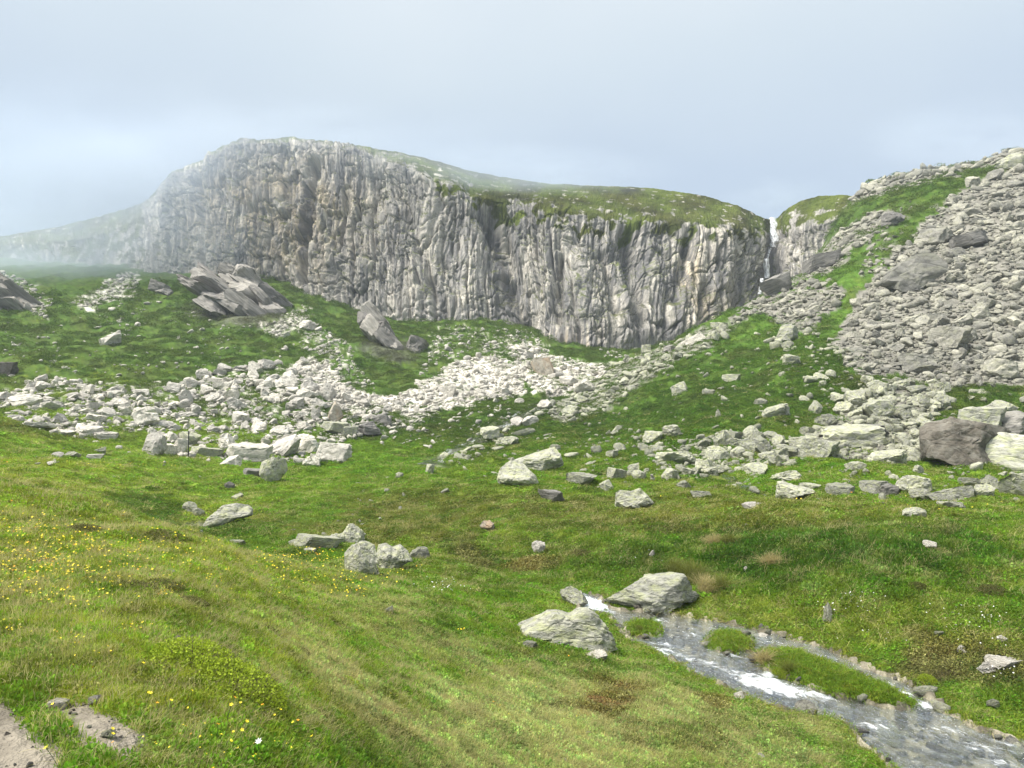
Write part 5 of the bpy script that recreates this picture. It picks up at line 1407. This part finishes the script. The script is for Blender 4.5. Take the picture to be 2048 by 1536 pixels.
idx = np.where(straw, RNG.integers(6, 8, n), np.where(patch > .1, RNG.integers(2, 6, n), RNG.integers(0, 4, n)))
herb = (RNG.uniform(size=n) < .20) & ~straw; idx = np.where(herb, RNG.integers(8, 10, n), idx); col[herb] = col[herb] * np.array([.85, 1.12, .9])
col[straw] = STRAW * RNG.uniform(.7, 1.15, (straw.sum(), 1))
lushbank = np.exp(-(((u - 1650) / 420) ** 2 + ((v - 1110) / 60) ** 2))
s = np.clip((r / 9.5) ** .85, .75, 5); sh = np.interp(r, [3, 8, 20, 45, 105], [.75, .95, 1.35, 1.5, 1.3]) * RNG.uniform(.6, 1.35, n) * (1 + .7 * lushbank)
nn = ground_n(x, y, .25)
rot = np.stack([-nn[:, 1] * .7, nn[:, 0] * .7, RNG.uniform(-.9, .9, n)], 1)
P = np.stack([x, y, z], 1); SS = np.stack([s, s, sh * np.where(sdw < .9, .55, 1)], 1)
gi_ = ~heath
scatter("grass", P[gi_], rot[gi_], SS[gi_], idx[gi_], np.clip(col[gi_], .01, .8), SRC_G)
ch = col[heath] * .45 + (OLIVE * RNG.uniform(.6, 1.2, (heath.sum(), 1)) + np.array([0, .012, 0])) * .55
scatter("heath", P[heath], rot[heath], SS[heath] * np.array([1, 1, .9]), RNG.integers(0, 3, heath.sum()), np.clip(ch, .01, .8), SRC_H)

# low tussocky turf on the far slopes, where single tufts are a few pixels
n = 42000
x, y, r = sample_ground(n, 62, 185); z = ground_z(x, y); rg, rl = rock_cover(x, y, z)
k = (fbm2(x / 5, y / 5, 3, 640) > -.25) & (RNG.uniform(size=n) > np.maximum(rg * 1.05, rl * .95)); x, y, z, r = x[k], y[k], z[k], r[k]; n = len(x)
col = ground_colour(x, y, z, r) * RNG.uniform(.85, 1.3, (n, 1)) * 1.15
s = r / 26 * RNG.uniform(.6, 1.3, n); nn = ground_n(x, y, 1.0)
scatter("far_turf", np.stack([x, y, z - .05], 1), np.stack([-nn[:, 1] * .8, nn[:, 0] * .8, RNG.uniform(-3, 3, n)], 1), np.stack([s, s, s * 1.1], 1), RNG.integers(0, 3, n), np.clip(col, .01, .8), SRC_H)
# long grass hanging over the islets, the bank edges and the slanting boulder
def fringe(n, pts_fn, hs, cols, nm):
    x, y, z, rz = pts_fn(n)
    rot = np.stack([RNG.normal(size=len(x)) * .12 + .25, RNG.normal(size=len(x)) * .12, rz], 1)
    s = RNG.uniform(.9, 1.4, (len(x), 1)) * np.array([[1.3, 1.3, hs]])
    c = cols[RNG.integers(0, len(cols), len(x))] * RNG.uniform(.75, 1.25, (len(x), 1))
    scatter(nm, np.stack([x, y, z], 1), rot, s, RNG.integers(0, 8, len(x)), c, SRC_G)
def edge_pts(n):
    t_ = RNG.uniform(.05, .8, n * 8); l_ = RNG.uniform(math.log(10), math.log(21), n * 8)
    x, y = np.exp(l_) * np.sin(t_), np.exp(l_) * np.cos(t_)
    sd_, si = water_sdf(x, y); k = ((sd_ > .02) & (sd_ < .20)); x, y = x[k][:n], y[k][:n]
    return x, y, ground_z(x, y), RNG.uniform(-3, 3, len(x))
fringe(2200, edge_pts, .55, np.array([LUSH, LUSH * 1.1, YELL * .8, OLIVE * 1.2]), "bank_grass")
def isl_pts(n):
    X, Y = [], []
    for q, k in zip(ISL, (n * 7 // 10, n * 2 // 10, n // 10)):
        a = np.array(q); pp = RNG.uniform(a.min(0), a.max(0), (k * 3, 2)); pp = pp[in_poly(pp[:, 0], pp[:, 1], q)][:k]; X.append(pp[:, 0]); Y.append(pp[:, 1])
    x, y = np.concatenate(X), np.concatenate(Y)
    return x, y, ground_z(x, y), RNG.uniform(-3, 3, len(x))
fringe(1500, isl_pts, .62, np.array([LUSH, LUSH * 1.1, YELL * .7, LUSH * .8]), "islet_grass")

# ------------------------------------------------------------------ shrubs (each a thing: foliage and stems)
def twigs(name, seed, n, rad, hgt):
    g = np.random.default_rng(seed); V, Fq = [], []
    for k in range(n):
        a = g.uniform(0, 6.283); r = rad * math.sqrt(g.uniform()) * .9; e_ = np.array([r * math.cos(a), r * math.sin(a), hgt * g.uniform(.5, 1)])
        p0 = e_ * np.array([.35, .35, 0]); w = .006; b0 = len(V)
        for c, ww in ((p0, w), (e_, w * .4)):
            V += [c + np.array([ww, 0, 0]), c + np.array([-ww * .5, ww * .87, 0]), c + np.array([-ww * .5, -ww * .87, 0])]
        for i in range(3): Fq.append((b0 + i, b0 + (i + 1) % 3, b0 + 3 + (i + 1) % 3, b0 + 3 + i))
    return make_mesh(name, np.array(V), np.array(Fq))
M_SH1 = mat_plant("bright_shrub_leaves", .55, 1.5, (.26, .36, .03), .4)
M_SH2 = mat_plant("dark_shrub_leaves", .5, 1.4, (.11, .12, .035), .3)
M_SH3 = mat_plant("brown_shrub_leaves", .5, 1.4, (.22, .14, .055), .3)
M_TWIG = mat_plain("twig_bark", (.09, .065, .045))
F_SHR = {k: leafy("shrub_leaves", 70 + k, 4200, .5, .30, .025, m_) for k, m_ in ((1, M_SH1), (2, M_SH2), (3, M_SH3))}
T_SHR = twigs("shrub_twigs", 77, 70, .5, .3); T_SHR.materials.append(M_TWIG)
def shrub(u, v, wpx, hk, k, label, nm="dwarf_shrub"):
    p = ground_hit(u, v)[0]; dist = math.hypot(p[0], p[1]); w = wpx / F * dist
    root = bpy.data.objects.new(nm, None); COL.objects.link(root); root.location = (p[0], p[1], p[2] - .02)
    root["label"] = label; root["category"] = "shrub"; root["group"] = "dwarf shrubs on the turf"
    root.rotation_euler = (0, 0, RNG.uniform(-.3, .3)); root.empty_display_size = .2
    nn = ground_n(np.array([p[0]]), np.array([p[1]]))[0]
    root.rotation_euler = Vector(nn).to_track_quat('Z', 'Y').to_euler()
    root.scale = (w, w * .8, w * hk * (1.6 if k == 1 else 2.0))
    for nm2, me_ in (("foliage", F_SHR[k]), ("stem", T_SHR)):
        o = bpy.data.objects.new(nm2, me_); COL.objects.link(o); o.parent = root
for a in ((395,1335,230,.42,1,"bright green leafy shrub, upper half of the big clump on the left hillside"),(475,1382,240,.42,1,"bright green leafy shrub, lower half of the big clump on the left hillside"),
          (540,1400,130,.4,1,"green shrub at the right tip of the big leafy clump"),(600,1312,62,.5,2,"dark twiggy shrub on the crest right of the leafy clump"),(700,1378,96,.45,1,"olive green shrub low on the crest of the left hillside"),
          (480,1295,50,.5,2,"small dark twiggy shrub above the leafy clump"),(330,1180,110,.3,2,"dark olive shrub on the shoulder of the left hillside"),(270,1185,120,.3,2,"dark olive shrub left of the shoulder"),(440,1205,50,.5,2,"dark shrub on the edge beside the straw strip"),
          (250,1200,90,.4,1,"lime green shrub below the dark olive shrubs"),(385,1215,90,.4,2,"dark olive shrub right of the orange flowers"),(170,1065,80,.35,2,"low dark shrub near the top of the left hillside"),(90,1130,80,.3,2,"low dark shrub at the left edge of the hillside"),
          (330,1075,90,.25,2,"flat dark shrub on the far crest of the left hillside"),(1835,1180,42,.6,2,"bluish dark shrub on the right bank"),(1985,1190,60,.5,2,"bluish dark shrub near the right edge"),
          (1240,1376,90,.22,3,"upper brown moss cushion on the lawn"),(1205,1412,110,.25,3,"lower brown moss cushion on the lawn"),(1425,1404,60,.22,3,"small brown moss cushion beside the rapid"),(1165,1112,60,.35,2,"dark green shrub on the bank left of the slanting boulder"),
          (1855,1365,40,.8,1,"leafy green plant by the lower water channel"),(1560,1348,34,.7,1,"leafy green plant on the tip of the long islet"),(640,1440,110,.3,2,"dark heath bush at the bottom of the crest"),(740,1450,80,.35,2,"dark heath bush above the bare soil")):
    shrub(*a)

# tussocks of pale dry grass
SRC_T = blades("tussock_blades", 91, 420, .16, .35, .62, .0045, .75, .9)
M_ST = mat_plant("dry_grass", .7, 1.25, (.42, .38, .19)); M_TG = mat_plant("tussock_green", .65, 1.3, (.17, .20, .045))
TS, TGm = SRC_T.copy(), SRC_T.copy()
TS.materials.clear(); TS.materials.append(M_ST); TGm.materials.clear(); TGm.materials.append(M_TG)
for (u_, v_, s_, me_, lab) in ((1385,1165,1.5,TGm,"green tussock drooping over the top of the slanting boulder"),(1350,1150,1.2,TGm,"green tussock on the crown of the slanting boulder"),(1410,1185,1.1,TS,"straw coloured tussock drooping at the right of the slanting boulder"),(1440,1180,1.0,TGm,"green tussock right of the drooping straw tussock"),
                              (1540,1130,.9,TS,"pale dry tussock on the right bank"),(1432,1092,1.0,TS,"brown dry tussock high on the bank"),(1460,1090,.9,TGm,"green tussock beside the brown dry tussock"),(1530,1325,.7,TS,"straw tussock hanging over the front of the long islet"),(1580,1345,.6,TGm,"green tussock on the front of the long islet"),(1280,1262,.36,TGm,"green tussock on the smallest islet")):
    p = ground_hit(u_, v_)[0]
    o = add_obj("grass_tussock", me_, label=lab, cat="tussock", group="tussocks by the stream"); o.location = (p[0], p[1], p[2]); o.scale = (s_, s_, s_ * .8); o.rotation_euler = (.2, .1, RNG.uniform(-3, 3))

# ------------------------------------------------------------------ flowers
M_YEL = mat_plain("yellow_petals", (.85, .68, .02), .6); M_ORA = mat_plain("orange_petals", (.80, .36, .01), .6); M_WHI = mat_plain("white_petals", (.8, .8, .78), .6)
M_STEM = mat_plain("flower_stem", (.07, .12, .02))
def petals(name, mat, n=5, r=.011):
    V, Fq = [(0, 0, 0)], []
    for k in range(n):
        a0 = 2 * math.pi * k / n; w = math.pi / n * .92; b0 = len(V)
        V += [(r * .6 * math.cos(a0 - w), r * .6 * math.sin(a0 - w), r * .22), (r * 1.05 * math.cos(a0), r * 1.05 * math.sin(a0), r * .45), (r * .6 * math.cos(a0 + w), r * .6 * math.sin(a0 + w), r * .22)]
        Fq.append((0, b0, b0 + 1, b0 + 2))
    me = make_mesh(name, V, np.array(Fq)); me.materials.append(mat); return me
def stem_mesh(h):
    w = .0014; V = []; 
    for zz, xx in ((0, 0), (h * .5, h * .05), (h, h * .12)):
        for i in range(3): V.append((xx + w * math.cos(2.09 * i), w * math.sin(2.09 * i), zz))
    Fq = [(b_ + i, b_ + (i + 1) % 3, b_ + 3 + (i + 1) % 3, b_ + 3 + i) for b_ in (0, 3) for i in range(3)]
    me = make_mesh("flower_stem", V, np.array(Fq)); me.materials.append(M_STEM); return me
PET, PETO, PETW, STM = petals("petals", M_YEL), petals("petals", M_ORA), petals("petals", M_WHI, 7, .016), stem_mesh(.13)
def flower(u, v, k, label, s=1.0):
    p = ground_hit(u, v)[0]
    root = bpy.data.objects.new("buttercup" if k < 2 else "daisy", None); COL.objects.link(root); root.empty_display_size = .05
    s = s * .75; root.location = p; root["label"] = label; root["category"] = "flower"; root["group"] = "flowers in the near grass"
    root.rotation_euler = (RNG.normal() * .15 + .15, RNG.normal() * .15, RNG.uniform(-3, 3)); root.scale = (s, s, s)
    o = bpy.data.objects.new("stem", STM); COL.objects.link(o); o.parent = root
    o = bpy.data.objects.new("blossom", (PET, PETO, PETW)[k]); COL.objects.link(o); o.parent = root; o.location = (.0156, 0, .128); o.rotation_euler = (.35, 0, 0)
FL = [(110,1448),(136,1508),(118,1536),(205,1512),(215,1520),(238,1520),(288,1455),(284,1418),(284,1434),(320,1448),(330,1453),(338,1449),(375,1415),(448,1450),(452,1455),(476,1440),(408,1500),(430,1508),(440,1512),(478,1495),(476,1505),(520,1453),(540,1463),(552,1461),(583,1490),(590,1487),(596,1484),(632,1514),(280,1377),(205,1374)]
FLK = []
def near_labels(items):
    refs = [(117, 1421, "flat pale stone in the worn patch"), (216, 1480, "stone on the bare earth by the path"), (430, 1370, "bright green leafy shrub"), (190, 1414, "pink tinged stone by the path"), (520, 1534, "white daisy"), (60, 1500, "bare gravel path"), (640, 1440, "dark heath bush at the crest foot")]
    D = {}
    for k, (a, b_, w_) in enumerate(items):
        j = min(range(len(refs)), key=lambda q: math.hypot(refs[q][0] - a, (refs[q][1] - b_) * 1.5)); dx, dy = a - refs[j][0], b_ - refs[j][1]
        rl_ = ("right of" if dx > 0 else "left of") if abs(dx) > abs(dy) * 1.2 else ("below" if dy > 0 else "above")
        D.setdefault((w_, rl_, j), []).append((math.hypot(dx, dy), k))
    out = [None] * len(items); nth = ["nearest", "second nearest", "third nearest", "fourth nearest", "fifth nearest", "sixth nearest", "seventh nearest", "eighth nearest", "ninth nearest", "tenth nearest"]
    for (w_, rl_, j), l_ in D.items():
        for q, (_, k) in enumerate(sorted(l_)): out[k] = (nth[min(q, 9)] + " " if len(l_) > 1 else "") + w_ + " " + rl_ + " the " + refs[j][2]
    return out
for k, (a, b_) in enumerate(FL):
    k_or = k % 4 == 1
    FLK.append((a, b_, k_or))
for lab_, (a, b_, k_or) in zip(near_labels([(f[0], f[1], ('orange yellow' if f[2] else 'bright yellow') + ' buttercup') for f in FLK]), FLK):
    flower(a, b_, 1 if k_or else 0, lab_, RNG.uniform(1.0, 1.6))
flower(520, 1534, 2, "single white daisy at the bottom edge of the grass", 1.6)
FPATCH = [(60,1140,90,70,330),(140,1150,110,60,260),(160,1080,200,40,160),(300,1130,160,40,120),(25,1268,22,8,26),(330,1196,22,9,40),(270,1262,26,8,22),(640,1120,90,14,110),(560,1130,110,22,120),(740,1160,90,18,70),(620,1165,150,35,110),(690,1190,40,10,40),(430,1165,90,30,60),(60,1060,60,20,40),(250,1100,160,40,70),(920,1270,10,3,8),
          (250,932,120,6,60),(10,926,14,3,14),(250,1200,160,60,80),(480,1500,200,45,60),(200,1300,140,60,30),(1010,1420,200,90,16),(1850,1020,160,10,24),(1500,1000,300,10,20)]
X, Cc = [], []
for (a, b_, ra, rb, n) in FPATCH:
    q = np.stack([a + RNG.normal(size=n) * ra * .6, b_ + RNG.normal(size=n) * rb * .6], 1); X.append(ground_hit(q[:, 0], q[:, 1]))
X = np.concatenate(X); n = len(X); dist = np.hypot(X[:, 0], X[:, 1]); ok = dist < 75
X, dist = X[ok], dist[ok]; n = len(X)
s = np.clip(dist / 7, .7, 5) ** .75 * RNG.uniform(.5, 1.1, n)
X[:, 2] += .07 * np.clip(dist / 9, .8, 2.2)
scatter("yellow_flowers", X, np.stack([RNG.normal(size=n) * .3 + .4, RNG.normal(size=n) * .3, RNG.uniform(-3, 3, n)], 1), np.stack([s] * 3, 1), np.where(RNG.uniform(size=n) < .1, 1, 0), None, [PET, PETO])
X = []
for (a, b_, ra, rb, n) in ((1700,1215,70,25,46),(1960,1240,70,20,30),(1950,1275,60,25,26),(2010,1360,40,20,14),(890,1180,50,14,40),(1760,1290,60,20,12),(1300,1130,60,30,10)):
    q = np.stack([a + RNG.normal(size=n) * ra * .6, b_ + RNG.normal(size=n) * rb * .6], 1); X.append(ground_hit(q[:, 0], q[:, 1]))
X = np.concatenate(X); n = len(X); X[:, 2] += .16
s = RNG.uniform(.6, 1.2, n)
scatter("white_flowers", X, np.stack([RNG.normal(size=n) * .3 + .4, RNG.normal(size=n) * .3, RNG.uniform(-3, 3, n)], 1), np.stack([s] * 3, 1), np.zeros(n), None, [PETW])

# ------------------------------------------------------------------ the dark post and the cairn
def prism(n, r0, r1, z0, z1, x0=0, y0=0, x1=None, y1=None):
    x1 = x0 if x1 is None else x1; y1 = y0 if y1 is None else y1
    V = [(x0 + r0 * math.cos(6.283 * i / n), y0 + r0 * math.sin(6.283 * i / n), z0) for i in range(n)] + [(x1 + r1 * math.cos(6.283 * i / n), y1 + r1 * math.sin(6.283 * i / n), z1) for i in range(n)]
    Fq = [(i, (i + 1) % n, n + (i + 1) % n, n + i) for i in range(n)]
    return V, Fq
M_POST = mat_plain("weathered_dark_wood", (.028, .026, .026))
p = ground_hit(377, 916)[0]; dist = math.hypot(p[0], p[1]); k = dist / F
root = bpy.data.objects.new("trail_post", None); COL.objects.link(root); root.location = p
root["label"] = "thin dark trail post standing in front of the white rubble"; root["category"] = "post"
V, Fq = prism(7, 1.1 * k, 1.0 * k, -.2, 46 * k); me = make_mesh("post_shaft", V, np.array(Fq), smooth=False); o = add_obj("shaft", me, M_POST, root)
V, Fq = prism(7, 1.7 * k, 1.5 * k, 44 * k, 49 * k); V.append((0, 0, 50 * k)); me = make_mesh("post_cap", V, [np.array(Fq), np.array([(7 + i, 7 + (i + 1) % 7, 14) for i in range(7)])], smooth=False); o = add_obj("cap", me, M_POST, root)
p = ground_hit(1304, 964)[0]; k = math.hypot(p[0], p[1]) / F
root = bpy.data.objects.new("cairn", None); COL.objects.link(root); root.location = p
root["label"] = "little cairn of stacked flat stones on the plain"; root["category"] = "cairn"
zc = -.05
for i in range(6):
    hh = (4.2 - .35 * i) * k; ww = (11 - 1.0 * i) * k
    o = bpy.data.objects.new("stacked_stone", shaped("flat", i, ("gneiss", "dark", "lime")[i % 3])); COL.objects.link(o); o.parent = root
    o.location = (RNG.normal() * .4 * k, RNG.normal() * .3 * k, zc); o.scale = (ww, ww * .85, hh); o.rotation_euler = (0, 0, RNG.uniform(-3, 3)); zc += hh * .88

# ------------------------------------------------------------------ air: one box of thin haze, and banks of drifting fog on the cliff
m, t = new_mat("haze"); b = NB(t)
vol = b.n("ShaderNodeVolumePrincipled", {"Color": (.80, .88, 1.0, 1), "Density": .00035, "Anisotropy": 0.0}); b.out(vol.outputs[0], True); M_HAZE = m
def boxmesh(name, lo, hi):
    V = [(x, y, z) for x in (lo[0], hi[0]) for y in (lo[1], hi[1]) for z in (lo[2], hi[2])]
    Fq = [(0, 1, 3, 2), (4, 6, 7, 5), (0, 4, 5, 1), (2, 3, 7, 6), (0, 2, 6, 4), (1, 5, 7, 3)]
    return make_mesh(name, V, np.array(Fq), smooth=False)
zlo = float(min(GZ.min(), Pd[..., 2].min())) - 1.0; zhi = float(max(GZ.max(), Pd[..., 2].max())) + 6.0
add_obj("haze", boxmesh("haze", (-470, -130, zlo), (470, 470, zhi)), M_HAZE, kind="stuff")
def fog_bank(name, u, v, d, rad, dens, seed, label):
    """a drifting bank: closed lumpy hull, denser towards its middle, its density broken up by noise"""
    q = pt(float(u), float(v), float(d)); vv, ff = icos(4)
    w = vv * (1 + .18 * perlin3(vv * 1.6 + seed, 3))[:, None]
    m, t = new_mat(name); b = NB(t)
    oc = b.n("ShaderNodeTexCoord").outputs["Object"]
    ln = b.n("ShaderNodeVectorMath", {0: oc}, operation='LENGTH').outputs["Value"]
    fall = b.n("ShaderNodeMapRange", {"Value": ln, "From Min": .95, "From Max": .15, "To Min": 0., "To Max": 1.}, interpolation_type='SMOOTHSTEP').outputs[0]
    nz = b.noise(b.mapping(oc, (1.6, 1.6, 1.6), loc=(seed, seed * .7, 0)), 1.0, 3, .55)
    br = b.n("ShaderNodeMapRange", {"Value": nz, "From Min": .36, "From Max": .66, "To Min": .12, "To Max": 1.25}, interpolation_type='SMOOTHSTEP').outputs[0]
    vol = b.n("ShaderNodeVolumePrincipled", {"Color": (.74, .84, .97, 1), "Density": b.math('MULTIPLY', b.math('MULTIPLY', fall, br), dens), "Anisotropy": .1}); b.out(vol.outputs[0], True)
    o = add_obj(name, make_mesh(name, w, ff), m, kind="stuff", label=label)
    o.location = q; o.scale = rad; return o
fog_bank("fog", 210, 390, 176, (54, 34, 32), .050, 1.0, "bank of fog swallowing the left end of the cliff")
fog_bank("fog", 70, 500, 190, (52, 34, 16), .030, 4.0, "thin fog drifting over the low crag on the left")
fog_bank("fog", 560, 260, 184, (38, 16, 9), .022, 7.0, "wisp of fog over the highest part of the cliff")
fog_bank("fog", 1010, 350, 180, (50, 16, 9), .055, 9.0, "wisp of fog over the grassy shoulder of the cliff")
fog_bank("fog", 620, 300, 172, (74, 14, 15), .018, 15.0, "thin veil of fog along the top of the cliff")
fog_bank("fog", 1960, 285, 146, (32, 16, 10), .034, 18.0, "mist on the top of the boulder ridge at the right")
fog_bank("fog", 1560, 400, 196, (22, 14, 7), .030, 12.0, "fog behind the top of the waterfall")
